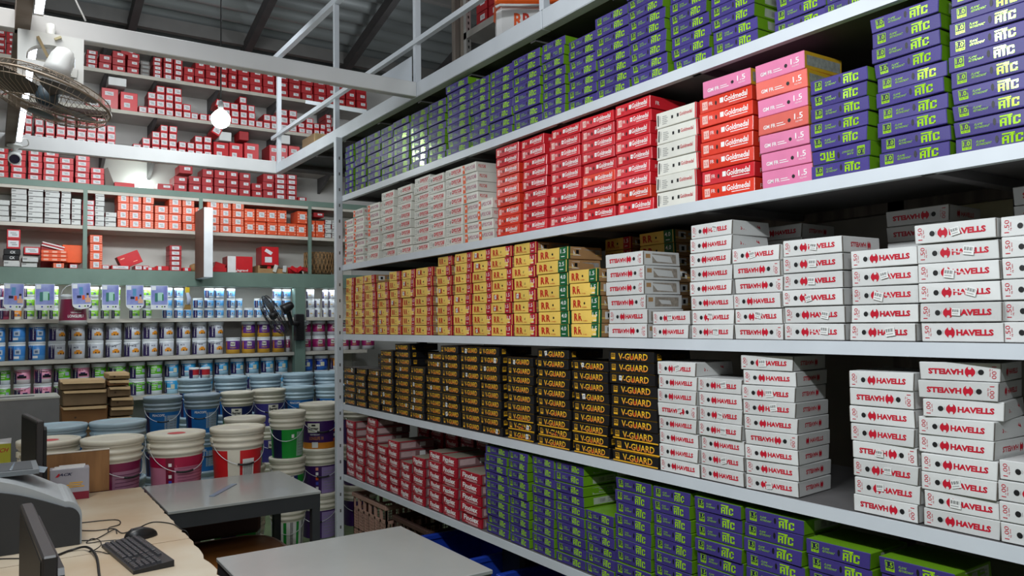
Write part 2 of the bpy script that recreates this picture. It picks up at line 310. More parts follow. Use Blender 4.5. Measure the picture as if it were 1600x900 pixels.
BACK = {
 'T': (4.431, [('tiny',-0.028,0.207,2,0.0593)]),
 'R0': (4.113, [('swb',0.015,0.069,4,0.0563), ('swb',0.088,0.074,4,0.0566), ('swt',0.736,0.099,4,0.0439), ('swb',0.845,0.112,2,0.0783), ('swb',0.962,0.119,3,0.0701), ('swb',1.093,0.110,3,0.0708), ('swg',1.215,0.088,4,0.0389), ('swt',1.330,0.084,5,0.0425), ('swt',1.428,0.091,4,0.0593), ('swt',1.525,0.086,4,0.0564), ('swb',1.617,0.103,2,0.0828), ('swb',1.729,0.101,3,0.0821), ('swb',1.834,0.119,3,0.0827), ('swb',1.963,0.094,3,0.0835), ('swb',2.067,0.087,3,0.0841), ('swb',2.163,0.121,3,0.0846), ('swb',2.291,0.133,3,0.0853), ('swb',2.428,0.132,3,0.0861), ('swb',2.567,0.138,3,0.0869), ('swb',2.716,0.134,3,0.0878), ('swb',2.859,0.133,3,0.0886), ('swb',2.998,0.144,3,0.0894), ('swb',3.144,0.118,3,0.0902), ('swb',3.266,0.108,3,0.0909), ('swb',3.382,0.118,3,0.0916), ('swb',3.508,0.128,3,0.0923)]),
 'R1': (3.735, [('sw',0.029,0.069,2,0.0650), ('sw',0.739,0.126,1,0.0874), ('big',0.871,0.154,1,0.2145), ('big',1.032,0.162,1,0.1979), ('sw',1.200,0.079,1,0.0749), ('sw',1.282,0.077,3,0.0753), ('sw',1.363,0.083,4,0.0758), ('sw',1.451,0.076,4,0.0763), ('sw',1.531,0.076,4,0.0767), ('sw',1.611,0.080,2,0.0771), ('sw',1.694,0.075,1,0.0776), ('sw',1.775,0.079,1,0.0780), ('sw',1.858,0.077,1,0.0785), ('sw',1.938,0.068,1,0.0789), ('sw',2.009,0.075,3,0.0793), ('sw',2.091,0.086,3,0.0797), ('sw',2.184,0.080,4,0.0802), ('sw',2.271,0.075,3,0.0807), ('sw',2.352,0.080,1,0.0812), ('sw',2.435,0.079,2,0.0816), ('sw',2.518,0.063,2,0.0821), ('sw',2.616,0.090,3,0.0826), ('sw',2.716,0.094,3,0.0831), ('sw',2.817,0.080,2,0.0613), ('sw',2.904,0.086,3,0.0617), ('sws',3.000,0.065,2,0.0693), ('sws',3.071,0.060,2,0.0697), ('swt',3.135,0.072,5,0.0515), ('sw',3.219,0.061,2,0.0666)]),
 'R2': (3.350, [('sw',0.162,0.075,3,0.0690), ('sw',0.247,0.056,4,0.0694), ('sw',0.323,0.072,3,0.0698), ('sw',0.407,0.076,4,0.0691), ('sw',0.493,0.077,4,0.0695), ('sw',0.578,0.078,4,0.0700), ('sw',0.665,0.079,4,0.0705), ('sw',0.751,0.080,4,0.0709), ('sw',0.835,0.077,4,0.0714), ('sw',0.921,0.076,3,0.0756), ('sw',1.151,0.078,1,0.0718), ('sw',1.237,0.076,2,0.0722), ('sw',1.320,0.077,3,0.0726), ('sw',1.403,0.072,4,0.0731), ('sw',1.484,0.079,4,0.0735), ('sw',1.572,0.077,2,0.0740), ('sw',1.658,0.073,2,0.0744), ('sw',1.733,0.080,3,0.0748), ('sw',1.816,0.081,3,0.0752), ('big',1.910,0.159,1,0.1894), ('big',2.072,0.146,1,0.1984), ('big',2.225,0.162,1,0.2143), ('big',2.497,0.112,1,0.2253), ('big',2.616,0.085,1,0.2413), ('big',2.708,0.130,1,0.2428)]),
 'R3': (2.977, [('swl',0.000,0.124,5,0.0567), ('swl',0.137,0.124,5,0.0573), ('swl',0.271,0.117,5,0.0579), ('swl',0.391,0.127,5,0.0585), ('swl',0.523,0.121,4,0.0591), ('swl',0.653,0.126,5,0.0553), ('swl',0.784,0.121,3,0.0559), ('swb',1.375,0.150,1,0.0649), ('swb',1.531,0.129,2,0.0787), ('swb',1.672,0.122,2,0.0861), ('swb',1.803,0.114,3,0.0856), ('swb',1.924,0.121,3,0.0863), ('swb',2.050,0.122,3,0.0870), ('swb',2.179,0.120,3,0.0858), ('swb',2.309,0.112,2,0.0761), ('swb',2.426,0.125,3,0.0893), ('swt',2.556,0.127,5,0.0563), ('swt',2.687,0.119,5,0.0568), ('swt',2.809,0.102,1,0.0429)]),
 'R4': (2.580, [('wl',0.016,0.119,4,0.0483), ('wl',0.145,0.127,6,0.0512), ('wl',0.276,0.124,7,0.0488), ('wl',0.408,0.124,7,0.0493), ('wl',0.540,0.082,7,0.0498), ('wl',0.627,0.082,5,0.0501), ('wr',0.715,0.106,5,0.0492), ('wl',0.826,0.082,7,0.0484), ('wl',0.914,0.100,3,0.0468), ('or',1.017,0.105,4,0.0818), ('or',1.125,0.112,4,0.0824), ('or',1.241,0.107,4,0.0819), ('or',1.352,0.130,3,0.0806), ('or',1.485,0.124,4,0.0814), ('or',1.613,0.121,4,0.0821), ('or',1.736,0.100,3,0.0828), ('or',1.849,0.130,4,0.0821), ('or',1.983,0.117,4,0.0822), ('or',2.107,0.124,4,0.0816), ('ort',2.235,0.112,2,0.1372), ('ort',2.352,0.113,2,0.1383), ('ort',2.470,0.111,2,0.1394), ('ort',2.586,0.101,2,0.1405), ('ort',2.692,0.104,1,0.1415), ('ort',2.801,0.116,2,0.1425), ('ort',2.924,0.088,1,0.1939), ('ort',3.017,0.102,1,0.1951), ('wl',3.124,0.075,4,0.0509), ('wl',3.207,0.076,4,0.0512)]),
 'R5': (2.165, [('wl',0.099,0.123,1,0.0467), ('wl',0.231,0.131,2,0.0472), ('or',0.480,0.094,1,0.0481), ('wr',0.615,0.069,1,0.0425), ('or',0.784,0.112,4,0.0825), ('wr',0.893,0.064,1,0.0403), ('wr',0.965,0.172,1,0.0405), ('wr',1.176,0.069,1,0.0443), ('sw',1.249,0.061,1,0.0446)]),
}
CANS = {
 'P1': (1.685, 0.1045, [('mag',0.110,0.078,3), ('orc',0.201,0.088,3), ('grn',0.300,0.090,3), ('grn',0.404,0.096,3), ('grn',0.497,0.079,3), ('grn',0.829,0.087,3), ('grn',0.926,0.080,3), ('grn',1.021,0.080,3), ('grn',1.188,0.099,3), ('grn',1.300,0.091,3), ('blu',1.489,0.098,3), ('blu',1.596,0.091,3), ('blu',1.683,0.077,1), ('blu',1.782,0.100,2), ('blu',1.893,0.097,3), ('blu',1.995,0.098,3), ('blu',2.113,0.087,3), ('blu',2.197,0.071,2), ('blu',2.299,0.098,1), ('blu',2.399,0.088,2), ('blu',2.498,0.096,2), ('blu',2.602,0.098,3), ('blu',2.706,0.097,3), ('sil1',2.904,0.036,2), ('sil1',2.974,0.092,3), ('sil1',3.058,0.067,2), ('sil1',3.148,0.067,3), ('sil1',3.227,0.076,3)]),
 'P2': (1.307, 0.1738, [('blu4',0.059,0.130,2), ('blu4',0.210,0.143,2), ('blu4',0.368,0.144,2), ('sil',0.528,0.150,2), ('sil',0.692,0.151,2), ('sil',0.853,0.144,2), ('sil',1.010,0.148,2), ('sil',1.175,0.154,2), ('sil',1.335,0.149,2), ('sil',1.491,0.146,2), ('sil',1.651,0.144,2), ('sil',1.806,0.147,2), ('sil',1.968,0.160,2), ('prp',2.146,0.151,1), ('prp',2.306,0.149,2), ('prp',2.467,0.144,2), ('prp',2.628,0.140,2), ('mgt',2.735,0.050,1), ('mgt',2.938,0.113,2), ('mgt',3.089,0.152,2), ('mgt',3.252,0.129,2), ('mgt',3.394,0.108,2), ('mgt',3.522,0.118,2), ('mgt',3.685,0.160,1)]),
 'P3': (0.924, 0.1687, [('gr5',0.107,0.121,2), ('pk5',0.254,0.143,2), ('pk5',0.417,0.152,2), ('gr5',0.576,0.146,2), ('pk5',0.734,0.149,2), ('gr5',0.883,0.133,2), ('gr5',1.041,0.165,2), ('gr5',1.219,0.152,2), ('gr5',1.381,0.150,2), ('bl5',1.540,0.138,2), ('bl5',1.702,0.150,2), ('bl5',1.868,0.151,2), ('bl5',2.029,0.145,2), ('bl5',2.190,0.145,2), ('bl5',2.347,0.144,2), ('bl5',2.507,0.148,2), ('bl5',2.665,0.140,2), ('db5',2.950,0.131,2), ('db5',3.114,0.160,2), ('go5',3.291,0.156,2)]),
}
# ------------------------------------------------------------------ cable boxes
R_ = .34
def bm_(n, c, rough=R_, rnd=.12, **k): return mat(n, c, rough=rough, rnd=rnd, var=.06, scale=14, **k)
VIOLET = bm_('violet_print', (66, 55, 124), rough=.42, spec=.3); LIME = mat('lime_print', (168, 222, 36), rough=.14, metal=.2, var=.05); LIME2 = bm_('lime_card', (108, 156, 30))
INK = mat('black_print', (18, 18, 20), rough=.5); NAVY = mat('navy_print', (26, 26, 66), rough=.4)
PAPER = mat('white_label_paper', (225, 225, 222), rough=.6, var=.05); GREYP = mat('grey_label_print', (150, 150, 148), rough=.7, var=.3, scale=60)
WCARD = bm_('white_carton', (210, 210, 208), rough=.4); WCARD2 = bm_('warm_white_carton', (222, 220, 210), rough=.45)
HRED = mat('crimson_print', (190, 18, 44), rough=.4); RED = bm_('red_gloss_card', (206, 38, 48), rough=.22); ORED = bm_('orange_red_gloss_card', (220, 60, 40), rough=.22)
WPRINT = mat('white_gloss_print', (240, 238, 236), rough=.18); PINK = bm_('pink_card', (226, 128, 168), rough=.35); SALMON = bm_('salmon_card', (226, 104, 92), rough=.35)
YEL = bm_('yellow_card', (236, 198, 96), rough=.35); MAROON = mat('ruby_print', (176, 22, 48), rough=.35); DGREEN = mat('bottle_green_print', (20, 92, 52), rough=.35)
RRRED = mat('vermilion_print', (190, 48, 26), rough=.4); KRAFT = mat('kraft_card', (168, 128, 84), rough=.75, var=.15); BLACKC = bm_('black_card', (26, 25, 27), rough=.3)
GOLD = mat('amber_print', (236, 176, 40), rough=.3); ORANGE = mat('orange_print', (232, 92, 36), rough=.4); POLY = mat('rose_red_print', (204, 44, 56), rough=.5)
FRED = bm_('dark_red_card', (166, 28, 46), rough=.3); FSIDE = bm_('dusty_rose_card', (132, 96, 96), rough=.55); FTOP = bm_('dusty_brown_card', (128, 120, 106), rough=.7)
# letters that run from yellow at the top to orange at the foot
VG = mat('yellow_to_orange_print', (240, 180, 50), rough=.3)
nt = VG.node_tree; b = nt.nodes['Principled BSDF']; tc = nt.nodes.new('ShaderNodeTexCoord'); sp = nt.nodes.new('ShaderNodeSeparateXYZ'); cr = nt.nodes.new('ShaderNodeValToRGB')
mr = nt.nodes.new('ShaderNodeMapRange'); mr.inputs[1].default_value = .008; mr.inputs[2].default_value = .034
nt.links.new(tc.outputs['Object'], sp.inputs[0]); nt.links.new(sp.outputs[2], mr.inputs[0]); nt.links.new(mr.outputs[0], cr.inputs[0])
cr.color_ramp.elements[0].color = (*lin((238, 130, 60)), 1); cr.color_ramp.elements[1].color = (*lin((248, 206, 40)), 1); nt.links.new(cr.outputs[0], b.inputs['Base Color'])

def k_atc(txt='1.0', W=.2, H=.0437, sub='SQ. MM'):
    b = Box(W, .2, H, dict(front=VIOLET, side=LIME2, top=LIME2, bottom=VIOLET)); h = H
    b.rect('front', .017*W/.2, .22*h, .042*W/.2, .86*h, LIME, 1); b.rect('front', .0185*W/.2, .40*h, .0405*W/.2, .83*h, NAVY, 2)
    b.text('front', txt, .0205*W/.2, .46*h, .0385*W/.2, .77*h, LIME, 3, .02); b.text('front', sub, .020*W/.2, .27*h, .039*W/.2, .36*h, NAVY, 2)
    b.text('front', 'FLAME', .055*W/.2, .56*h, .076*W/.2, .70*h, LIME, 2, 0, shear=.12); b.text('front', 'RETARDANT', .055*W/.2, .36*h, .093*W/.2, .50*h, LIME, 2, 0, shear=.06)
    b.disc('front', .106*W/.2, .57*h, .0042, .0105, INK, 2)
    x0, x1, y0, y1 = .119*W/.2, .17*W/.2, .18*h, .86*h
    for (a, c, d, e) in ((0, .86, .62, 1), (0, 0, .11, .74), (.23, 0, .34, .74), (.0, .62, .34, .74), (0, .28, .34, .4), (.42, 0, .54, .86), (.36, .70, .60, .80), (.64, 0, .76, .78), (.64, .64, 1, .78), (.64, 0, 1, .15), (.9, 0, 1, .3), (.9, .5, 1, .78)):
        b.rect('front', x0+a*(x1-x0), y0+c*(y1-y0), x0+d*(x1-x0), y0+e*(y1-y0), LIME, 2)
    b.rect('right', .055, .15*h, .185, .85*h, mat('dull_label_paper', (176, 182, 168), rough=.6, var=.15, scale=40), 1)
    b.rect('right', .09, .3*h, .12, .7*h, GREYP, 2); b.rect('right', .135, .3*h, .175, .42*h, GREYP, 2); b.rect('right', .135, .55*h, .175, .67*h, GREYP, 2)
    b.text('top', 'ATC', .13*W/.2, .02, .17*W/.2, .045, NAVY, 1); b.rect('top', .05*W/.2, .02, .058*W/.2, .05, NAVY, 1)
    return b
def logo_h(b, face, u, v, w_, r, m, l=2):
    P_ = [(.66, 1), (.84, .78), (.97, .38), (1, 0), (.97, -.38), (.84, -.78), (.66, -1), (.71, -.7), (.64, -.48), (.48, -.42), (.38, -.55), (.34, -.92), (.16, -.6), (.03, -.3), (0, 0), (.03, .3), (.16, .6), (.34, .92), (.38, .55), (.48, .42), (.64, .48), (.71, .7)]
    Q = lambda i: (u+P_[i][0]*w_, v+P_[i][1]*r)
    for q in ((21, 0, 1, 2, 3, 4, 5, 6, 7), (21, 7, 8, 20), (20, 8, 9, 19), (19, 9, 10, 18), (18, 10, 11, 12, 13, 14, 15, 16, 17)): b.poly(face, [Q(i) for i in (q if w_ > 0 else q[::-1])], m, l)
def k_hv(size='1.00', W=.198, H=.0512, side='text'):
    b = Box(W, .2, H, dict(front=WCARD)); h = H; s = W/.198
    b.text('front', size, .009*s, .18*h, .020*s, .84*h, HRED, 2, 0, rot=90); b.text('front', 'sq. mm', .0225*s, .3*h, .0265*s, .72*h, HRED, 2, 0, rot=90)
    b.disc('front', .0455*s, .50*h, .0072, .0078, INK, 2); b.rect('front', .0545*s, .42*h, .0555*s, .62*h, GREYP, 2)
    logo_h(b, 'front', .059*s, .5*h, .0255*s, .30*h, HRED)
    b.text('front', 'HAVELLS', .088*s, .34*h, .176*s, .67*h, HRED, 2, .05)
    for f in ('right', 'left'):
        if side == 'text':
            b.text(f, 'HAVELLS', .045, .36*h, .125, .66*h, HRED, 2, .03, rot=180); logo_h(b, f, .15, .5*h, -.018, .28*h, HRED)
        else:
            b.rect(f, .02, .16*h, .15, .84*h, mat('dim_label_print', (150, 140, 128), rough=.7, var=.3, scale=90), 1); b.rect(f, .16, .2*h, .185, .5*h, KRAFT, 1)
    b.rect('top', 0.01, .098, W-.01, .0995, GREYP, 1)
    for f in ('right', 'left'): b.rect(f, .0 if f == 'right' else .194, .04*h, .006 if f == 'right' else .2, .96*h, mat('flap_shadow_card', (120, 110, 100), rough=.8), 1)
    return b
def k_rr(size='1.5', W=.176, H=.0565, band=None):
    b = Box(W, .2, H, dict(front=YEL, side=KRAFT, top=KRAFT)); h = H; s = W/.176; bc = band or MAROON
    for i, x in enumerate((.018, .045)):
        b.text('front', 'R', x*s, .2*h, (x+.024)*s, .8*h, RRRED, 2, .045)
    b.disc('front', .088*s, .52*h, .0052, .0056, INK, 2); b.text('front', 'KABEL', .075*s, .16*h, .103*s, .26*h, RRRED, 2)
    b.rect('front', .128*s, .0, .172*s, h, bc, 1); b.text('front', size, .134*s, .5*h, .162*s, .84*h, WPRINT, 2, .01); b.rect('front', .138*s, .2*h, .158*s, .26*h, WPRINT, 2)
    b.rect('right', 0, 0, .012, h, bc, 1); b.rect('right', .03, .3*h, .075, .86*h, PAPER, 1); b.rect('right', .045, .42*h, .062, .74*h, INK, 2)
    b.rect('right', .09, .42*h, .19, .8*h, GREYP, 1); b.rect('right', .012, .02, .2, .024, YEL, 1)
    return b
def k_vg(size='2.5', W=.196, H=.0438, strip=False):
    b = Box(W, .2, H, dict(front=BLACKC)); h = H; s = W/.196
    b.rect('front', .012*s, .22*h, .030*s, .80*h, GOLD, 1); b.rect('front', .0132*s, .42*h, .0288*s, .76*h, INK, 2); b.text('front', size, .015*s, .48*h, .027*s, .70*h, GOLD, 3)
    b.text('front', 'V-GUARD', .046*s, .20*h, .172*s, .82*h, VG, 2, .015)
    b.poly('front', [(.103*s, .3*h), (.109*s, .3*h), (.1075*s, .62*h), (.104*s, .62*h)], RRRED, 3)
    if strip: b.rect('front', 0.002, .02*h, W-.002, .14*h, GOLD, 3)
    for f in ('right',):
        b.rect(f, .02, .25*h, .042, .8*h, GOLD, 1); b.rect(f, .0215, .42*h, .0405, .76*h, INK, 2); b.text(f, size, .024, .48*h, .038, .7*h, GOLD, 3)
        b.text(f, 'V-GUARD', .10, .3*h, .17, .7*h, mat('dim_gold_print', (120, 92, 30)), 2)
    b.rect('top', .0, .0, W, .004, GOLD, 1)
    return b
def k_gm(size='1.5', W=.206, H=.0500, c=None):
    b = Box(W, .2, H, dict(front=c or RED)); h = H; s = W/.206
    b.rect('front', .012*s, .2*h, .034*s, .78*h, mat('pale_blush_print', (236, 190, 180), rough=.3), 1); b.text('front', size, .015*s, .36*h, .031*s, .62*h, HRED, 2)
    b.text('front', 'FR', .040*s, .42*h, .055*s, .68*h, WPRINT, 2); b.disc('front', .068*s, .5*h, .004, .0085, INK, 2)
    b.rect('front', .084*s, .40*h, .098*s, .76*h, WPRINT, 2); b.text('front', 'Goldmedal', .101*s, .38*h, .190*s, .80*h, WPRINT, 2, .02); b.rect('front', .12*s, .24*h, .188*s, .29*h, WPRINT, 2)
    b.text('right', 'FR', .03, .3*h, .05, .6*h, WPRINT, 2)
    return b
def k_gw(W=.212, H=.0612):
    b = Box(W, .2, H, dict(front=WCARD2, side=RED)); h = H
    b.rect('front', W-.006, 0, W, h, RED, 1); b.rect('front', .008, .15*h, .014, .85*h, INK, 2); b.text('front', 'GOLDMEDAL', .018, .3*h, .024, .8*h, GREYP, 2, 0, rot=90)
    for i in range(5): b.rect('front', .034, (.2+.12*i)*h, .058+.006*(i % 2), (.24+.12*i)*h, GREYP, 2)
    b.rect('front', .083, .42*h, .093, .62*h, INK, 2); b.rect('front', .113, .42*h, .123, .64*h, INK, 2); b.text('front', 'Goldmedal', .127, .42*h, .192, .66*h, HRED, 2, .01)
    b.disc('right', .05, .5*h, .012, .012, mat('deep_red_print', (140, 20, 30)), 2)
    return b
def k_gp(c, W=.2, H=.0600):
    b = Box(W, .2, H, dict(front=c, side=mat('mustard_card', (206, 160, 40), rough=.5, var=.1), bottom=c)); h = H
    b.text('front', 'GM FR', .022, .28*h, .072, .50*h, WPRINT, 2, .02); b.rect('front', .076, .3*h, .112, .34*h, WPRINT, 2); b.rect('front', .076, .42*h, .104, .46*h, WPRINT, 2)
    b.disc('front', .127, .46*h, .0062, .0066, INK, 2); b.text('front', '1.5', .147, .42*h, .180, .74*h, WPRINT, 2, .01); b.text('front', 'SQ.MM', .152, .24*h, .178, .33*h, WPRINT, 2)
    b.rect('right', .012, .2*h, .19, .78*h, GREYP, 1)
    return b
def k_pc(W=.182, H=.0530, badge=False):
    b = Box(W, .2, H, dict(front=WCARD2)); h = H; o = 0
    if badge:
        b.rect('front', .006, .08*h, .040, .92*h, ORANGE, 1); b.rect('front', .014, .45*h, .028, .7*h, WPRINT, 2); b.disc('front', .052, .5*h, .003, .011, INK, 2)
        b.text('front', 'POLYCAB', .064, .34*h, .170, .74*h, mat('purple_red_print', (170, 60, 110)), 2, .01)
        b.text('right', 'POLYCAB', .015, .4*h, .06, .75*h, POLY, 2, .02)
    else:
        b.text('front', '1.5', .012, .45*h, .035, .82*h, GREYP, 2); b.rect('front', .014, .2*h, .034, .25*h, GREYP, 2); b.disc('front', .05, .48*h, .0034, .011, INK, 2)
        b.disc('front', .075, .55*h, .011, .012, POLY, 2); b.disc('front', .075, .55*h, .005, .0055, WCARD2, 3); b.text('front', 'POLYCAB', .089, .32*h, .170, .78*h, POLY, 2, .05); b.rect('front', .1, .2*h, .165, .24*h, POLY, 2)
        b.text('right', '1.5', .06, .3*h, .10, .75*h, INK, 2)
    return b
def k_fx(W=.152, H=.0550):
    b = Box(W, .25, H, dict(front=FRED, side=FSIDE, top=FTOP)); h = H; s = W/.152
    b.text('front', 'Finolex', .018*s, .34*h, .130*s, .86*h, WPRINT, 2, .035); b.rect('front', .03*s, .2*h, .125*s, .24*h, WPRINT, 2); b.rect('front', .05*s, .1*h, .125*s, .13*h, WPRINT, 2)
    b.rect('right', .02, .2*h, .12, .8*h, mat('faded_rose_label', (190, 160, 160), rough=.6, var=.15, scale=30), 1); b.rect('right', .15, .25*h, .19, .75*h, PAPER, 1); b.rect('right', .0, .0, .01, h, FRED, 1); b.rect('right', 0, .9*h, .25, h, FRED, 1)
    return b
MESH = {}
def variants(key, fn, n=3, flip=True):
    MESH[key] = [fn().dent(sum(map(ord, key)) % 97+i).mesh(key+'_box') for i in range(n)]
    if flip: MESH[key+'~'] = [fn().flip().dent(11+i).mesh(key+'_box') for i in range(2)]
for k_, f_ in (('atc', lambda: k_atc()), ('atc15', lambda: k_atc('1.5', .21, .0478)), ('hv', lambda: k_hv()), ('hv15', lambda: k_hv('1.50', .211, .0528)), ('hv25', lambda: k_hv('2.50', .215, .0565, 'print')),
               ('rr', lambda: k_rr()), ('rrg15', lambda: k_rr('1.5', .192, .0580, DGREEN)), ('rrg25', lambda: k_rr('2.5', .20, .0575, DGREEN)), ('rrg40', lambda: k_rr('4.0', .21, .0570, DGREEN)),
               ('vg', lambda: k_vg('2.5')), ('vgs', lambda: k_vg('2.5', strip=True)), ('vg4', lambda: k_vg('4.0', .262, .0444)), ('vg4s', lambda: k_vg('4.0', .262, .0444, True)),
               ('gmr', lambda: k_gm()), ('gmo', lambda: k_gm(c=ORED)), ('gm25', lambda: k_gm('2.5', .225, .0520, ORED)), ('gm25r', lambda: k_gm('2.5', .225, .0520)), ('gmw', lambda: k_gw()), ('gmp', lambda: k_gp(PINK)), ('gms', lambda: k_gp(SALMON)),
               ('clp', lambda: k_pc()), ('cap', lambda: k_pc(badge=True)), ('fx', lambda: k_fx()), ('fxb', lambda: k_fx(.2, .0560))):
    variants(k_, f_)
DIM = {'atc': (.2, .0437), 'atc15': (.21, .0478), 'hv': (.198, .0512), 'hv15': (.211, .0528), 'hv25': (.215, .0565), 'rr': (.176, .0565), 'rrg15': (.192, .058), 'rrg25': (.2, .0575), 'rrg40': (.21, .057),
       'vg': (.196, .0438), 'vgs': (.196, .0438), 'vg4': (.262, .0444), 'vg4s': (.262, .0444), 'gmr': (.206, .05), 'gmo': (.206, .05), 'gm25': (.225, .052), 'gm25r': (.225, .052), 'gmw': (.212, .0612), 'gmp': (.2, .06), 'gms': (.2, .06),
       'clp': (.182, .053), 'cap': (.182, .053), 'fx': (.152, .055), 'fxb': (.2, .056)}
INFO = {'atc': ('violet_cable_box', 'violet and lime cable box', 'violet'), 'atc15': ('violet_cable_box', 'wide violet-lime cable box', 'wide violet'),
        'hv': ('white_cable_box', 'white crimson-lettered box', 'white'), 'hv15': ('white_cable_box', 'white 1.50 cable box', 'big white'), 'hv25': ('white_cable_box', 'white 2.50 cable box', 'upturned white'),
        'rr': ('yellow_cable_box', 'yellow box with ruby end band', 'ruby-ended'), 'rrg15': ('yellow_cable_box', 'yellow 1.5 green-ended box', 'yellow green'), 'rrg25': ('yellow_cable_box', 'yellow 2.5 green-ended box', 'yellow green'), 'rrg40': ('yellow_cable_box', 'yellow 4.0 green-ended box', 'yellow green'),
        'vg': ('black_cable_box', 'black cable box, gold lettering', 'black'), 'vgs': ('black_cable_box', 'black box with gold foot strip', 'black'), 'vg4': ('black_cable_box', 'wide black 4.0 box', 'wide-black'), 'vg4s': ('black_cable_box', 'wide black gold-striped box', 'wide-black'),
        'gmr': ('red_cable_box', 'glossy red cable box', 'red'), 'gmo': ('red_cable_box', 'glossy orange-red cable box', 'red'), 'gm25': ('red_cable_box', 'orange-red 2.5 cable box', 'large red'), 'gm25r': ('red_cable_box', 'red 2.5 cable box', 'large red'),
        'gmw': ('cream_cable_box', 'cream cable box with red ends', 'cream'), 'gmp': ('pink_cable_box', 'pink 1.5 cable box', 'pink'), 'gms': ('pink_cable_box', 'salmon 1.5 cable box', 'pink'),
        'clp': ('pale_cable_box', 'pale cable box, rose lettering', 'pale'), 'cap': ('pale_cable_box', 'pale cable box, orange badge', 'orange-badged'), 'fx': ('crimson_cable_box', 'dark red white-lettered box', 'dark red'), 'fxb': ('crimson_cable_box', 'broad dark red box', 'broad red')}
SHELFW = {'A': 'top', 'B': 'second', 'C': 'third', 'D': 'fourth', 'E': 'lowest'}
# stickers
def sticker(wd, ht, kind):
    g = G(); e = .0006; g.box(-wd/2, wd/2, -e, 0, -ht/2, ht/2, PAPER)
    def q(u0, v0, u1, v1, m): g.add([(u0, -e*1.5, v0), (u1, -e*1.5, v0), (u1, -e*1.5, v1), (u0, -e*1.5, v1)], [(0, 1, 2, 3)], m)
    if kind == 'bar':
        for i in range(9): x = -wd*.40+i*wd*.09; q(x, -.02*ht, x+wd*(.03+.03*(i % 3 == 0)), ht*.36, INK)
        q(-wd*.4, -ht*.3, wd*.3, -ht*.2, GREYP)
    else:
        q(-wd*.3, -ht*.05, wd*.3, ht*.25, GREYP); q(-wd*.3, -ht*.3, wd*.2, -ht*.2, GREYP)
    return g.mesh('sticker')
BAR = sticker(.030, .026, 'bar'); TAG = sticker(.022, .026, 'tag')
rg = random.Random(5)
def place_box(key, x, y, z, rz, sx, label, group, st=None, sz=1.):
    lst = MESH[key]; me = lst[rg.randrange(len(lst))]
    base = key.rstrip('~'); o = link(INFO[base][0], me, None, (x, y, z), (0, 0, -PI/2+rz), (sx, 1, sz)); thing(o, label, 'box', group)
    if st:
        c = link('barcode_sticker' if st == 'bar' else 'price_sticker', BAR if st == 'bar' else TAG, o); W = DIM[base][0]; H = DIM[base][1]
        u = {'hv': rg.uniform(.08, .12), 'hv15': rg.uniform(.075, .16), 'vg': rg.choice([.055, .06, .15]), 'vgs': .15, 'vg4': .07, 'vg4s': .07, 'rr': .04, 'fx': .06, 'fxb': .07, 'rrg15': .05}.get(base, .08)
        c.location = (u-W/2, -(.2 if base[:2] != 'fx' else .25)/2-.0032, H*.5+rg.uniform(-.004, .006)); c.rotation_euler = (0, rg.uniform(-.3, .3), 0); q_ = rg.uniform(.7, .95); c.scale = (q_/sx, 1, q_)
    return o
def h_of(key): return DIM[key.rstrip('~')][1]
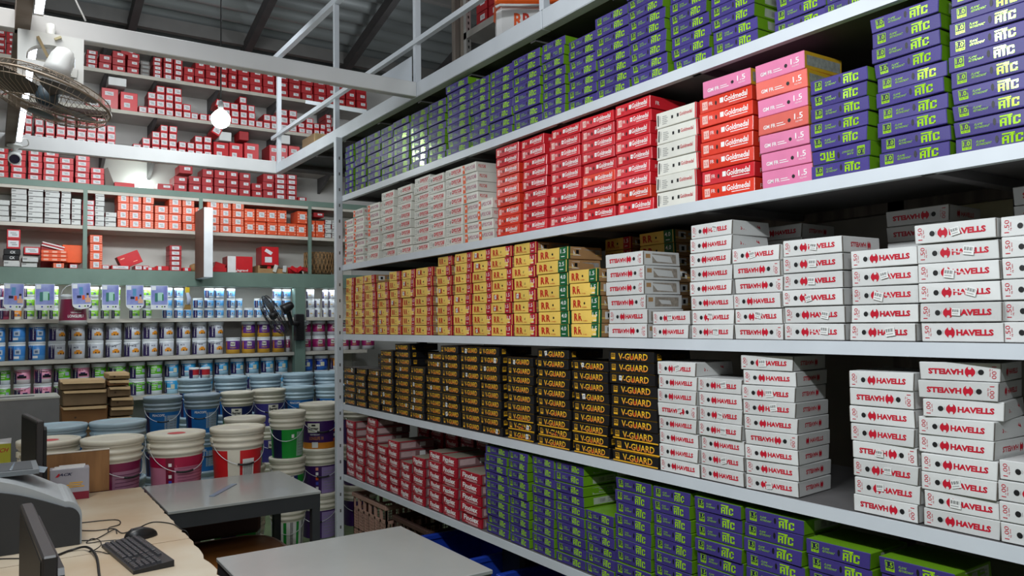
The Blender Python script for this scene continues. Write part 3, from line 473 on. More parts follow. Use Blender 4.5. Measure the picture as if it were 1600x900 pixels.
for sh, (zs, rows) in RIGHT.items():
    cnt = {}
    for si, (kind, yl, w_, n) in enumerate(rows):
        col = INFO[kind if kind != 'rrg' else 'rrg15'][2]
        if kind == 'fx' and w_ > .2: kind = 'fxb'; col = 'broad red'
        cnt[col] = cnt.get(col, 0)+1; z = zs+.0005; yc = yl-w_/2; walk = 0.; lean = rg.uniform(-.0015, .0015); dfront = rg.uniform(-.006, .008)
        if sh == 'A' and yl < 1.7: dfront += .03
        for i in range(n):
            k = kind
            if kind == 'rrg': k = (['rrg40']*4+['rrg40', 'rrg25', 'rrg15'])[i] if n == 7 else 'rrg15'
            if kind == 'vg' and si >= 10 and i < 3: k = 'vgs'
            if kind == 'vg4' and i < 3: k = 'vg4s'
            if kind == 'gmr': k = 'gmo' if (rg.random() < (.75 if si == 10 else .18)) else 'gmr'
            if kind == 'gm25': k = 'gm25r' if rg.random() < .35 else 'gm25'
            if kind == 'gmp': k = 'gms' if (n-1-i) in (1, 3) else 'gmp'
            if kind == 'cap' and si == 2 and i < 3: k = 'clp'
            W, H = DIM[k]; sx = min(1.22, max(.79, w_*.955/W)) if kind not in ('hv', 'hv15', 'hv25', 'vg4') else min(1.04, max(.95, w_*.965/W))
            hh = H*min(1, .449/(n*(H+.0007))) if sh != 'A' else H*min(1, .42/(n*(H+.0007)))
            fl = (kind == 'hv25' and i in (0, 2, 3, 4, 5)) or (kind == 'hv' and rg.random() < .07) or (kind == 'atc' and rg.random() < .012) or (kind == 'hv' and sh == 'C' and n == 6 and i in (3, 4)) or (kind == 'hv' and sh == 'D' and si == 18 and i in (7, 8)) or (kind == 'hv' and sh == 'D' and si == 17 and i == 6)
            walk += rg.uniform(-.0045, .0045); walk = max(-.009, min(.009, walk))
            big = kind[:2] == 'hv'
            rz = rg.uniform(-.012, .012)*(1.8 if big else 1.)+(rg.uniform(-.04, .04) if rg.random() < .1 else 0)
            D = .25 if kind[:2] == 'fx' else .2
            x = 2.118+D/2+dfront+rg.uniform(-.003, .007)
            st = None
            if kind == 'hv15' and rg.random() < .6: st = 'bar'
            elif kind == 'hv' and rg.random() < .26: st = 'bar'
            elif kind in ('vg', 'vg4') and rg.random() < .3: st = 'tag'
            elif kind == 'rr' and rg.random() < .3: st = 'tag'
            elif kind in ('fx', 'fxb') and rg.random() < .45: st = 'tag'
            where = 'topmost' if i == n-1 else ('bottom' if i == 0 else nth(i+1)+' up')
            lb = '%s, %s in %s %s stack from post, %s shelf' % (INFO[k][1], where, nth(cnt[col]), col, SHELFW[sh])
            o = place_box(k+('~' if fl else ''), x, yc+walk+lean*i, z, rz, sx, lb, '%s boxes on the %s rack shelf' % (col, SHELFW[sh]), st, hh/H)
            if kind[:2] == 'hv' and sh == 'D' and si == 16: o.rotation_euler.z += .10
            if kind[:2] == 'hv' and sh == 'D' and si == 18 and i > 5: o.rotation_euler.z += .16
            z += hh+.0006
        if kind == 'gm25':
            place_box('gmp', 2.225, yc, z, .01, 1.05, 'pink 1.5 cable box lying on top of the large red stack', 'pink boxes on the second rack shelf')
# boxes behind the first row, where gaps show them
def back_stack(key, x, yl, z, n, lb, group, rz=0, sx=1):
    for i in range(n):
        place_box(key, x, yl-DIM[key.rstrip('~')][0]/2, z, rz+rg.uniform(-.01, .01), sx, '%s, %s' % (lb, 'topmost' if i == n-1 else ('bottom one' if i == 0 else nth(i+1)+' up')), group); z += h_of(key)+.0006
back_stack('hv', 2.53, 1.92, 1.5305, 8, 'white cable box in shadow behind the first white stacks', 'white boxes in the back row')
back_stack('hv~', 2.53, 1.40, 1.5305, 8, 'upturned white cable box behind the last white stacks', 'white boxes in the back row')
back_stack('hv15~', 2.46, .99, 1.5305, 8, 'upturned large white cable box at the back of third shelf', 'white boxes in the back row')
back_stack('rr', 2.53, 2.80, 1.5305, 8, 'yellow box in shadow behind the green-ended stacks', 'yellow boxes in the back row')
back_stack('rrg40', 2.53, 2.56, 1.5305, 8, 'yellow green-ended box in shadow behind the upturned white boxes', 'yellow boxes in the back row')
for j in range(6): back_stack('fx', 2.55, 4.75-j*.19, .5305, 7, 'dark red box in the shaded back row, %s stack from post' % nth(j+1), 'dark red boxes in the back row')
for j in range(2): back_stack('vg', 2.46, 5.26-j*.215, 1.0305, 8, 'black box behind low black stacks, %s back stack from post' % nth(j+1), 'black boxes in the back row')
back_stack('clp', 2.52, 3.40, 2.0275, 8, 'pale box behind the short orange-badged stack', 'pale boxes in the back row')
# ------------------------------------------------------------------ wall shelving at the far end
YB = 8.4
wsh = empty('wall_shelving', (1.4, 8.4, 0), label='long wall shelving with sage green steel frame across the far end', cat='shelving')
WO = Vector((1.4, 8.4, 0))
def wpart(name, g, label=None): g.xform(Matrix.Translation(-WO)); return part(name, g, wsh, label)
XL, XR = -2.4, 3.62
for k in ('T', 'R0', 'R1', 'R2'):
    z = {'T': 4.42}.get(k) or BACK[k][0]
    g = G(); g.box(XL, XR, 8.36, 8.84, z-.022, z, mat('grey_white_board', (186, 182, 176), rough=.6, var=.1)); g.box(XL, XR, 8.355, 8.36, z-.034, z+.001, mat('dusty_board_edge', (190, 184, 172), rough=.6, var=.15)); wpart('shelf_board', g)
    for xx in (.9, 1.35, 1.95, 2.6, 3.2):
        g = G(); g.add([(xx, 8.84, z-.022), (xx, 8.42, z-.022), (xx, 8.84, z-.2), (xx+.03, 8.84, z-.022), (xx+.03, 8.42, z-.022), (xx+.03, 8.84, z-.2)], [(0, 1, 2), (5, 4, 3), (0, 3, 4, 1), (1, 4, 5, 2)], DARK_DECK); wpart('bracket', g)
z3 = BACK['R3'][0]; z4 = BACK['R4'][0]; z5 = BACK['R5'][0]
g = G(); g.box(XL, XR, 8.385, 8.84, z3-.03, z3-.001, BOARD_EDGE); wpart('shelf_board', g, 'cream board with green steel lip')
g = G(); g.box(XL, XR, 8.362, 8.384, z3-.055, z3+.003, GREEN_STEEL); wpart('frame_rail', g)
g = G(); g.box(XL, XR, 8.37, 8.376, z3-.085, z3-.055, BOARD_EDGE); g.box(XL, XR, 8.376, 8.84, z3-.085, z3-.06, BOARD_EDGE); wpart('shelf_board', g)
g = G(); g.box(XL, XR, 8.38, 8.84, z4-.035, z4-.001, BOARD_EDGE); wpart('shelf_board', g)
g = G(); g.box(XL, XR, 8.36, 8.44, z5-.155, z5-.001, GREEN_STEEL, .004); wpart('frame_rail', g, 'deep sage green beam above the paint shelves')
g = G(); g.box(XL, XR, 8.44, 8.84, z5-.03, z5-.002, BOARD_EDGE); wpart('shelf_board', g)
for xx in (-.7, .742, 1.79, 2.943):
    g = G(); g.box(xx-.0175, xx+.0175, 8.362, 8.39, z5, z3-.055, GREEN_STEEL); wpart('frame_post', g)
g = G(); g.box(2.764, 2.879, 8.33, 8.44, .0, z5-.155, GREEN_STEEL, .004); wpart('column', g, 'wide sage green column')
g = G(); g.box(-1.0, -.9, 8.33, 8.44, .0, z5-.155, GREEN_STEEL, .004); wpart('column', g)
for k in ('P1', 'P2', 'P3'):
    z = CANS[k][0]; g = G(); g.box(XL, XR, 8.375, 8.84, z-.028, z-.001, BOARD_EDGE); g.box(XL, XR, 8.37, 8.375, z-.036, z, BOARD_EDGE); wpart('shelf_board', g)
g = G(); g.box(XL, XR, 8.825, 8.839, .9, z3-.09, WALLP); wpart('back_panel', g)

# small cartons on it, unit size 1 x 1 x 1, origin at the front foot
SRED = bm_('signal_red_card', (204, 32, 40), rough=.35, rnd=.15); DRED = bm_('deep_red_card', (170, 32, 38), rough=.45, rnd=.12); LAB = mat('small_white_label', (222, 222, 224), rough=.6, var=.12, scale=30)
ORC = bm_('orange_card', (232, 92, 52), rough=.4, rnd=.12); ORC2 = mat('pale_orange_print', (244, 176, 150), rough=.5); GCARD = mat('grey_flap_card', (120, 108, 100), rough=.8)
def unit(front, side=None, deco=()):
    g = Box(1, 1, 1, dict(front=front, side=side or front, top=side or front), c=.02)
    for f in deco: f(g)
    return g
def lab(u0, v0, u1, v1, m=LAB, ink=True):
    def f(g):
        g.rect('front', u0, v0, u1, v1, m, 4)
        if ink:
            g.rect('front', u0+(u1-u0)*.2, v0+(v1-v0)*.58, u0+(u1-u0)*.75, v0+(v1-v0)*.70, GREYP, 8); g.rect('front', u0+(u1-u0)*.35, v0+(v1-v0)*.28, u0+(u1-u0)*.85, v0+(v1-v0)*.42, GREYP, 8)
    return f
def orangepat(g):
    for i in range(4):
        for u in ((.05, .2), (.82, .96)): g.rect('front', u[0], .1+.22*i, u[1], .17+.22*i, ORC2, 3)
UN = {'sw': unit(SRED, DRED, [lab(.10, .2, .88, .86)]), 'sws': unit(SRED, DRED, [lab(.1, .25, .88, .85)]), 'swb': unit(DRED, DRED, [lab(.38, .42, .82, .78)]), 'swt': unit(DRED, DRED, [lab(.2, .18, .8, .82)]),
      'swg': unit(mat('grey_card', (120, 112, 108), rough=.7), None, [lab(.2, .2, .85, .7, GREYP, False)]), 'big': unit(SRED, DRED, [lab(.2, .66, .72, .84), lab(.2, .2, .55, .44)]),
      'swl': unit(SRED, DRED, [lab(.18, .2, .72, .82)]), 'wl': unit(mat('grey_white_card', (206, 206, 202), rough=.5, rnd=.08), DRED, [lab(.05, .5, .3, .75, GREYP, False), lab(0, 0, 1, .07, INK, False)]),
      'wr': unit(SRED, SRED, [lab(.08, .14, .92, .86)]), 'or': unit(ORC, ORC, [orangepat, lab(.28, .18, .74, .84)]), 'ort': unit(ORC, ORC, [orangepat, lab(.25, .34, .78, .76)]), 'tiny': unit(DRED, DRED, [lab(.2, .2, .8, .8)])}
UNM = {k: v.mesh('small_carton') for k, v in UN.items()}
UINFO = {'sw': ('red_switch_box', 'small red box with big white label'), 'sws': ('red_switch_box', 'tiny red box with white label'), 'swb': ('dark_red_switch_box', 'dark red box with small label'), 'swt': ('thin_red_box', 'thin dark red box with label'),
         'swg': ('grey_switch_box', 'thin grey box'), 'big': ('big_red_carton', 'big red carton with two labels'), 'swl': ('wide_red_box', 'wide red box with white label'), 'wl': ('white_switch_box', 'flat white-fronted box'),
         'wr': ('white_switch_box', 'flat red-edged white box'), 'or': ('orange_switch_box', 'orange box with square label'), 'ort': ('orange_switch_box', 'tall orange box with label'), 'tiny': ('dark_red_switch_box', 'dark red labelled box')}
ROWW = {'T': 'the board under the roof', 'R0': 'the highest wall shelf', 'R1': 'the second wall shelf', 'R2': 'the third wall shelf', 'R3': 'the green-lipped wall shelf', 'R4': 'the shelf below green lip', 'R5': 'the deep green beam'}
def ubox(kind, xc, w_, y, z, h, d, label, group, rz=0, ry=0):
    o = link(UINFO[kind][0], UNM[kind], None, (xc, y+d/2, z), (0, ry, rz), (w_, d, h)); return thing(o, label, 'carton', group)
for r, (z0, items) in BACK.items():
    cnt = {}
    for (k, x, w_, n, h) in items:
        nm = UINFO[k][1]; cnt[nm] = cnt.get(nm, 0)+1; zz = z0+.001
        for i in range(n):
            where = 'topmost' if i == n-1 and n > 1 else ('bottom' if i == 0 and n > 1 else nth(i+1)+' up' if n > 1 else 'single')
            ubox(k, x+w_/2+rg.uniform(-.003, .003), w_*.95, 8.372+rg.uniform(0, .02), zz, h*.965, .24 if k != 'big' else .3, '%s, %s of %s such stack, %s' % (nm, where, nth(cnt[nm]), ROWW[r].replace('the ', '', 1) if len(nm.split()) > 6 else ROWW[r]), '%ses on %s' % (nm.split(' with')[0], ROWW[r]), rz=rg.uniform(-.02, .02))
            zz += h
# cartons of other shapes lying there
def ob(kind, x, w_, z, h, label, ry=0, d=.22, rz=0, y=8.375):
    return ubox(kind, x+w_/2, w_, y, z, h, d, label, 'odd cartons lying on the wall shelves', rz=rz, ry=ry)
z0, z1, z2 = BACK['R0'][0], BACK['R1'][0], BACK['R2'][0]
ob('swb', 1.03, .13, z0+.182, .085, 'dark red box tipped over third stack of highest wall shelf', ry=.2)
ob('sw', 1.925, .09, z1+.166, .08, 'small red box tilted on the short stack beside the bulb', ry=.25)
ob('sw', 1.885, .09, z2+.26, .082, 'small red box tipped onto its corner behind the bulb', ry=.45)
ob('swb', 1.58, .13, z3+.19, .083, 'red box alone on the third step of the green-lipped shelf')
def plainbox(name, x0, x1, y0, y1, z0_, z1_, m, label, cat='carton', side=None, deco=(), rot=None, group=None, c=.004):
    W, D, H = x1-x0, y1-y0, z1_-z0_; b = Box(W, D, H, dict(front=m, side=side or m, top=side or m), c=min(c, H*.2))
    for f in deco: f(b)
    o = link(name, b.mesh(name), None, ((x0+x1)/2, (y0+y1)/2, z0_), rot or (0, 0, 0)); return thing(o, label, cat, group)
plainbox('white_carton', .93, 1.09, 8.39, 8.6, z1+.245, z1+.325, WCARD, 'white carton lying on the first big red carton, second wall shelf')
plainbox('white_carton', 1.975, 2.10, 8.39, 8.6, z2+.206, z2+.30, WCARD, 'white carton lying on big red cartons of third wall shelf')
plainbox('white_carton', 2.63, 2.73, 8.39, 8.6, z2+.25, z2+.35, WCARD, 'white carton near the gallery corner on third wall shelf')
plainbox('red_carton', 2.18, 2.28, 8.39, 8.6, z2+.235, z2+.33, DRED, 'dusty red carton crowning the big red cartons', deco=[lab(.03, .02, .07, .05)] if False else ())
plainbox('flat_red_box', .99, 1.17, 8.38, 8.55, z3, z3+.045, SRED, 'flat red box beside the leaning brown flap on the green-lipped shelf')
g = G(); g.add([(0, 0, 0), (.09, 0, 0), (.02, 0, .19), (-.01, 0, .17)], [(0, 1, 2, 3)], GCARD); g.add([(0, .12, 0), (.09, .12, 0), (.02, .12, .19), (-.01, .12, .17)], [(3, 2, 1, 0)], GCARD); g.add([(.09, 0, 0), (.09, .12, 0), (.02, .12, .19), (.02, 0, .19)], [(0, 1, 2, 3)], GCARD)
thing(link('brown_card_flap', g.mesh('brown_card_flap'), None, (.915, 8.42, z3)), 'brown cardboard flap leaning on the last wide red stack', 'cardboard')
# lower items on the green beam
plainbox('black_carton', .09, .215, 8.38, 8.6, z5+.060, z5+.110, BLACKC, 'lower black carton lettered in white and red on deep green beam', deco=[lambda b: b.text('front', 'CX', .05, .012, .09, .036, WPRINT, 2, .03)])
plainbox('black_carton', .095, .225, 8.38, 8.6, z5+.111, z5+.164, BLACKC, 'upper black carton lettered in white and red on deep green beam', deco=[lambda b: b.text('front', 'CX', .05, .012, .09, .036, WPRINT, 2, .03)])
ubox('wl', .155, .12, 8.375, z5+.001, .057, .2, 'white-fronted box beneath the two black cartons', 'white boxes on the deep green beam')
for i in range(2): ubox('sw', .17, .105, 8.378, z5+.166+.09*i, .088, .2, ['lower', 'upper'][i]+' white-labelled red box above the black cartons', 'labelled red boxes on black cartons')
for i in range(3): ubox('sw', -.03, .11, 8.378, z5+.001+.092*i, .09, .2, 'white-labelled red box beside the black cartons, %s' % ['bottom', 'middle', 'top'][i], 'labelled red boxes by black cartons')
ubox('sw', .315, .13, 8.40, z5+.122, .07, .2, 'red box with pale label on two flat white boxes', 'odd red boxes')
plainbox('orange_carton', .56, .745-.02, 8.42, 8.65, z5+.056, z5+.225, mat('plain_orange_card', (242, 92, 30), rough=.45), 'plain bright orange carton beside the thin green post')
for i in range(3): plainbox('orange_flat_box', .385, .60, 8.375, 8.415, z5+.062+.036*i, z5+.096+.036*i, ORC, 'flat orange box with pale print, %s of three' % ['bottom', 'middle', 'top'][i], deco=[lambda b: [b.rect('front', .02+.07*j, .008, .06+.07*j, .024, ORC2, 1) for j in range(3)]])
plainbox('striped_flat_box', .385, .57, 8.38, 8.5, z5+.185, z5+.225, DRED, 'flat dark red box with white stripes tilted over orange boxes', deco=[lambda b: b.rect('front', .0, .001, b.W, .011, WPRINT, 1), lambda b: b.rect('front', .0, .029, b.W, .038, WPRINT, 1)], rot=(0, .25, 0))
plainbox('red_flat_box', .395, .55, 8.62, 8.75, z5+.001, z5+.245, DRED, 'dark red carton standing behind the flat orange boxes')
g = Box(.20, .16, .13, dict(front=SRED, side=GCARD, top=GCARD), c=.003); g.rect('front', .02, .09, .06, .1, ORC2); g.rect('front', .12, .03, .16, .036, ORC2)
thing(link('tilted_red_carton', g.mesh('tilted_red_carton'), None, (1.165, 8.5, z5+.045), (0, -.42, 0)), 'red carton tipped on its edge upon flat white boxes', 'carton')
for i in range(5): ubox('swt', 1.555, .115, 8.40, z5+.001+.052*i, .05, .2, 'dark red labelled box in small stack, %s, near white pillar' % ['bottom', 'second up', 'third up', 'fourth up', 'topmost'][i], 'thin dark red boxes near white pillar')
for j, (x0, x1, h) in enumerate(((1.28, 1.37, .03), (1.37, 1.49, .045), (1.62, 1.70, .035))): plainbox('flat_red_box', x0, x1, 8.38, 8.5, z5, z5+h, SRED, ['thin', 'middle', 'short'][j]+' flat red box lying near the thin dark red stack', deco=[lambda b: b.rect('front', .02, .004, .05, b.H-.004, LAB, 1)])
b = G(); b.lathe([(.055, 0), (.06, .03), (.055, .07), (.02, .085)], KRAFT, 14); thing(link('tan_paper_roll', b.mesh('tan_paper_roll'), None, (1.76, 8.47, z5)), 'round tan paper roll beside the white hanging duct', 'roll')
def legrand(b):
    b.rect('front', .0, 0, .085, b.H, WPRINT, 1); b.text('front', 'legrand', .10, .004, .21, .034, WPRINT, 2, .02); b.rect('front', .086, .004, .097, .02, WPRINT, 2)
plainbox('red_white_carton', 2.06, 2.32, 8.38, 8.6, z5, z5+.17, SRED, 'large red carton with white panel and white lettering', deco=[legrand], side=DRED)
plainbox('red_carton', 1.92, 2.03, 8.42, 8.55, z5, z5+.10, SRED, 'crumpled red carton leaning by the white duct', rot=(0, .3, 0))
plainbox('red_flat_box', 1.90, 2.05, 8.375, 8.42, z5, z5+.045, SRED, 'flat red box in front of crumpled red carton')
b = G(); plainbox('big_red_carton', 2.415, 2.60, 8.38, 8.6, z5+.085, z5+.285, SRED, 'big red carton with two tilted labels resting on a junk tray', side=DRED, deco=[lambda b: b.poly('front', [(.03, .15), (.10, .11), (.12, .14), (.05, .18)], LAB, 2), lambda b: b.rect('front', .035, .03, .11, .09, LAB, 2)])
tr = empty('junk_tray', (2.6, 8.5, z5), label='brown tray of loose labelled parts below the big red carton', cat='tray')
g = G(); g.box(-.22, .1, -.11, .1, 0, .01, KRAFT); g.box(-.22, -.20, -.11, .1, .01, .082, KRAFT); g.box(.08, .1, -.11, .1, .01, .07, KRAFT); g.box(-.2, .08, .09, .1, .01, .082, KRAFT); g.box(-.2, .08, -.11, -.1, .01, .05, KRAFT); part('tray', g, tr)
for j in range(5):
    plainbox('loose_packet', 2.42+.055*j, 2.46+.055*j, 8.37+.03*(j % 2), 8.385+.03*(j % 2), z5+.012, z5+.075+.01*(j % 3), [WCARD, SRED, WCARD2, GCARD, WCARD][j], 'loose small packet standing in the brown tray, %s from big carton' % nth(j+1), cat='packet', rot=(0, [-.1, .15, .3, -.2, .1][j], 0)) if j else None
for j, (x, ry, m) in enumerate(((2.76, .5, SRED), (2.84, -.6, SRED), (2.90, .2, DRED), (2.705+.06, 0, SRED), (2.83, .0, SRED))): plainbox('red_packet', x-.04, x+.04, 8.375+.065*(j > 2)+.01*j, 8.42+.065*(j > 2)+.01*j, z5+(.03 if ry else 0), z5+.075, m, 'small red packet lying near the wicker basket, %s along' % nth(j+1), cat='packet', rot=(0, ry, 0))
bk = empty('wicker_basket', (3.13, 8.6, z5), label='brown wicker basket with slanted weave at the end of green beam', cat='basket')
g = G(); n = 20
g.lathe([(.13, 0), (.155, .12), (.165, .26), (.155, .26), (.14, .02)], mat('wicker', (128, 104, 72), rough=.8, rgb2=(60, 46, 30), scale=40, stretch=(1, 1, 2)), 20, cap1=False); part('bowl', g, bk)
for ad in (0, 1):
    g = G()
    for i in range(24):
        a = 2*PI*i/24; g.tube([(.165*math.sin(a+s_*.5*(1 if ad else -1)), -.165*math.cos(a+s_*.5*(1 if ad else -1)), .02+.24*s_) for s_ in (0, .25, .5, .75, 1)], .004, KRAFT, 4)
    part('weave', g, bk)
thing(link('dark_cloth_bundle', (lambda g: (g.lathe([(.02, 0), (.10, .01), (.09, .05), (.03, .07)], mat('charcoal_cloth', (50, 46, 46), rough=.9), 12), g)[1])(G()).mesh('dark_cloth_bundle'), None, (2.83, 8.58, z5)), 'charcoal cloth bundle in front of the wicker basket', 'cloth')
ubox('swb', 3.06, .12, 8.40, BACK['R4'][0]+.232, .05, .2, 'red box lying upon the last flat white stacks', 'odd red boxes')
# white boxed duct standing in front of the green beam
g = Box(.085, .40, .69, dict(front=mat('white_laminate', (214, 216, 218), rough=.35), side=mat('brown_veneer', (112, 84, 70), rough=.6), top=WCARD), c=.002)
thing(link('boxed_duct', g.mesh('boxed_duct'), None, (1.775, 8.16, 2.082)), 'white fronted, brown sided boxed duct fixed on the green beam', 'duct')

# ------------------------------------------------------------------ paint tubs
PURP = mat('deep_purple_band', (44, 30, 82), rough=.35); LIDW = mat('white_plastic_lid', (226, 230, 232), rough=.35, var=.04); WIREM = mat('bail_wire', (214, 216, 220), rough=.3, metal=.3)
COLS = {'mag': ((96, 30, 60), (160, 60, 90)), 'orc': ((226, 140, 40), (226, 226, 220)), 'grn': ((126, 190, 44), (226, 232, 230)), 'blu': ((86, 160, 216), (196, 222, 240)), 'sil1': ((196, 200, 206), (206, 210, 216)),
        'blu4': ((66, 140, 214), (90, 160, 224)), 'sil': ((188, 190, 194), (188, 190, 194)), 'prp': ((92, 40, 130), (206, 158, 48)), 'mgt': ((150, 30, 96), (196, 196, 200)),
        'gr5': ((96, 186, 26), (222, 232, 238)), 'pk5': ((230, 150, 178), (226, 218, 220)), 'bl5': ((50, 160, 214), (176, 220, 240)), 'db5': ((28, 70, 168), (60, 120, 210)), 'go5': ((232, 150, 40), (226, 226, 226))}
CNAME = {'mag': 'maroon', 'orc': 'orange-labelled', 'grn': 'green and white', 'blu': 'light blue', 'sil1': 'silver', 'blu4': 'bright blue', 'sil': 'silver, car-pictured', 'prp': 'purple and gold', 'mgt': 'magenta', 'gr5': 'lime green', 'pk5': 'pink', 'bl5': 'sky blue', 'db5': 'royal blue', 'go5': 'orange-striped'}
def cyl(g, r, a0, a1, z0, z1, m, taper=0, n=None, e=.0008):
    n = n or max(2, int(abs(a1-a0)/.22)); V = []
    for i in range(n+1):
        a = a0+(a1-a0)*i/n
        for z in (z0, z1): rr = r+taper*z+e; V.append((rr*math.sin(a), -rr*math.cos(a), z))
    g.add(V, [(2*i, 2*i+2, 2*i+3, 2*i+1) for i in range(n)], m, True)
def cyltext(g, t, r, a0, a1, z0, z1, m, taper=0, bold=.02, vert=False, e=.0016):
    V, F = glyphs(t, bold); out = []
    for x, y in V:
        if vert: x, y = 1-y, x
        a = a0+(a1-a0)*x; z = z0+(z1-z0)*y; rr = r+taper*z+e; out.append((rr*math.sin(a), -rr*math.cos(a), z))
    g.add(out, F, m)
def tub_mesh(k, r, h):
    c1, c2 = COLS[k]; A = mat(CNAME[k].split(',')[0].replace(' ', '_')+'_tub_label', c1, rough=.35, rnd=.06, var=.08, scale=12); B = mat(CNAME[k].split(',')[0].replace(' ', '_')+'_tub_foot', c2, rough=.35, var=.06)
    g = G(); hb = h*.90; zs = [(r*.93, 0), (r*.95, hb*.28), (r*.97, hb*.86), (r*.97, hb*.86), (r*.985, hb)]
    g.lathe(zs, [B, A if k not in ('gr5', 'pk5', 'grn', 'orc') else A, LIDW, LIDW], 24, cap1=False)
    if k in ('prp', 'mgt'):
        cyl(g, r*.965, -.30, .35, hb*.52, hb*.80, mat('cream_badge', (226, 222, 206), rough=.5)); cyltext(g, 'Berger', r*.965, -.24, .30, hb*.58, hb*.72, INK, e=.003); cyltext(g, 'PAINT', r*.962, -.35, .5, hb*.36, hb*.44, mat('gold_text', (214, 170, 60)))
        if k == 'prp': cyl(g, r*.955, -1.2, -.9, hb*.28, hb*.86, mat('ochre_stripe', (206, 130, 40)))
    else:
        cyl(g, r*.957, -1.3, -.36, hb*.04, hb*.88, PURP); cyltext(g, 'asianpaints', r*.957, -.80, -.60, hb*.12, hb*.80, WPRINT, vert=True, e=.0024)
        if k == 'sil':
            cyl(g, r*.957, .0, .95, hb*.30, hb*.46, mat('orange_car_print', (232, 150, 40)), e=.002); cyl(g, r*.957, .2, .7, hb*.46, hb*.54, mat('orange_car_print', (232, 150, 40)), e=.002); cyl(g, r*.957, .3, .45, hb*.30, hb*.38, INK, e=.003); cyl(g, r*.957, .72, .85, hb*.30, hb*.38, INK, e=.003); cyltext(g, 'ACE', r*.957, -.1, .5, hb*.64, hb*.74, PURP)
        elif k == 'gr5': cyltext(g, 'ACE', r*.957, -.3, .45, hb*.68, hb*.8, WPRINT); cyl(g, r*.957, .45, 1.0, hb*.42, hb*.64, mat('grey_cloud_print', (170, 180, 200)), e=.002); cyl(g, r*.957, -.3, .3, hb*.5, hb*.55, WPRINT, e=.002); cyl(g, r*.957, -.3, .2, hb*.38, hb*.42, WPRINT, e=.002)
        elif k == 'pk5': cyltext(g, 'ACE', r*.957, -.3, .3, hb*.66, hb*.78, MAROON); cyl(g, r*.957, -.25, .85, hb*.36, hb*.5, INK, e=.002); cyl(g, r*.957, -.05, .55, hb*.5, hb*.58, PURP, e=.002)
        elif k in ('bl5', 'db5'): cyltext(g, 'RACOPE', r*.957, -.35, .5, hb*.7, hb*.8, WPRINT); cyl(g, r*.957, .25, .8, hb*.32, hb*.62, mat('cream_pack_print', (226, 224, 196)), e=.002); cyl(g, r*.957, -.4, .2, hb*.3, hb*.4, WPRINT, e=.002)
        elif k in ('blu4', 'blu'): cyl(g, r*.957, -.2, .5, hb*.36, hb*.64, mat('grey_roundel', (190, 204, 220)), e=.002); cyl(g, r*.957, -.05, .3, hb*.43, hb*.57, mat('slate_print', (90, 110, 140)), e=.003); cyl(g, r*.957, -.3, .3, hb*.12, hb*.26, WPRINT, e=.002)
        elif k in ('grn', 'orc'): cyl(g, r*.957, -.3, .4, hb*.58, hb*.66, WPRINT, e=.002); cyl(g, r*.957, .2, .7, hb*.34, hb*.5, mat('slate_print', (90, 110, 140)), e=.002)
        elif k == 'sil1': cyl(g, r*.957, -.1, .5, hb*.4, hb*.5, mat('gold_text', (214, 170, 60)), e=.002)
    return g.mesh('paint_tub')
TUB = {}
for row, (z, h, items) in CANS.items():
    cnt = {}
    for (k, xc, w_, n) in items:
        cnt[k] = cnt.get(k, 0)+1; r = {'P1': .0515, 'P2': .089, 'P3': .089}[row]; r = min(r, w_/2*.975)
        key = (k, row)
        if key not in TUB:
            r0 = {'P1': .0515, 'P2': .089, 'P3': .089}[row]
            gl = G(); gl.lathe([(r0*.99, h*.885), (r0, h*.89), (r0, h*.955), (r0*.97, h*.975), (r0*.9, h*.975), (r0*.88, h*.965)], LIDW, 24, cap0=False)
            gb = G(); gb.tube([(r0*1.0*math.sin(a), -r0*1.04*math.cos(a), h*.86-h*.18*math.cos(a)) for a in [PI*(-.5+i/12) for i in range(13)]], .0022, WIREM, 5)
            TUB[key] = (r0, tub_mesh(k, r0, h), gl.mesh('lid'), gb.mesh('bail_handle'))
        r0, me, ml, mh = TUB[key]
        for i in range(n):
            ang = math.atan2(xc, 8.4)+rg.uniform(-.35, .35); s = r/r0
            o = link('paint_tub', me, None, (xc, 8.385+r0+.012+rg.uniform(0, .01), z+.0005+i*h*.98), (0, 0, -ang), (s, s, 1))
            tier = ['lower', 'upper'][i] if n == 2 else (['bottom', 'middle', 'top'][i] if n > 2 else 'single')
            thing(o, '%s paint tub, %s one of %s %s column, %s paint shelf' % (CNAME[k], tier, nth(cnt[k]), CNAME[k].split(',')[0].split(' ')[0], {'P1': 'upper', 'P2': 'middle', 'P3': 'lower'}[row]), 'paint tub', '%s paint tubs on the %s paint shelf' % (CNAME[k].split(',')[0], {'P1': 'upper', 'P2': 'middle', 'P3': 'lower'}[row]))
            link('lid', ml, o)
            if row != 'P1' and rg.random() < (.45 if k != 'prp' else .1): link('bail_handle', mh, o, rot=(0, 0, rg.uniform(-.5, .5)))
o = link('paint_tub', TUB[('blu', 'P1')][1], None, (2.90, 8.40+.02-.12+.15, CANS['P2'][0]+CANS['P2'][1]*.98), (0, 0, -.3), (.8, .8, .95)) if False else None
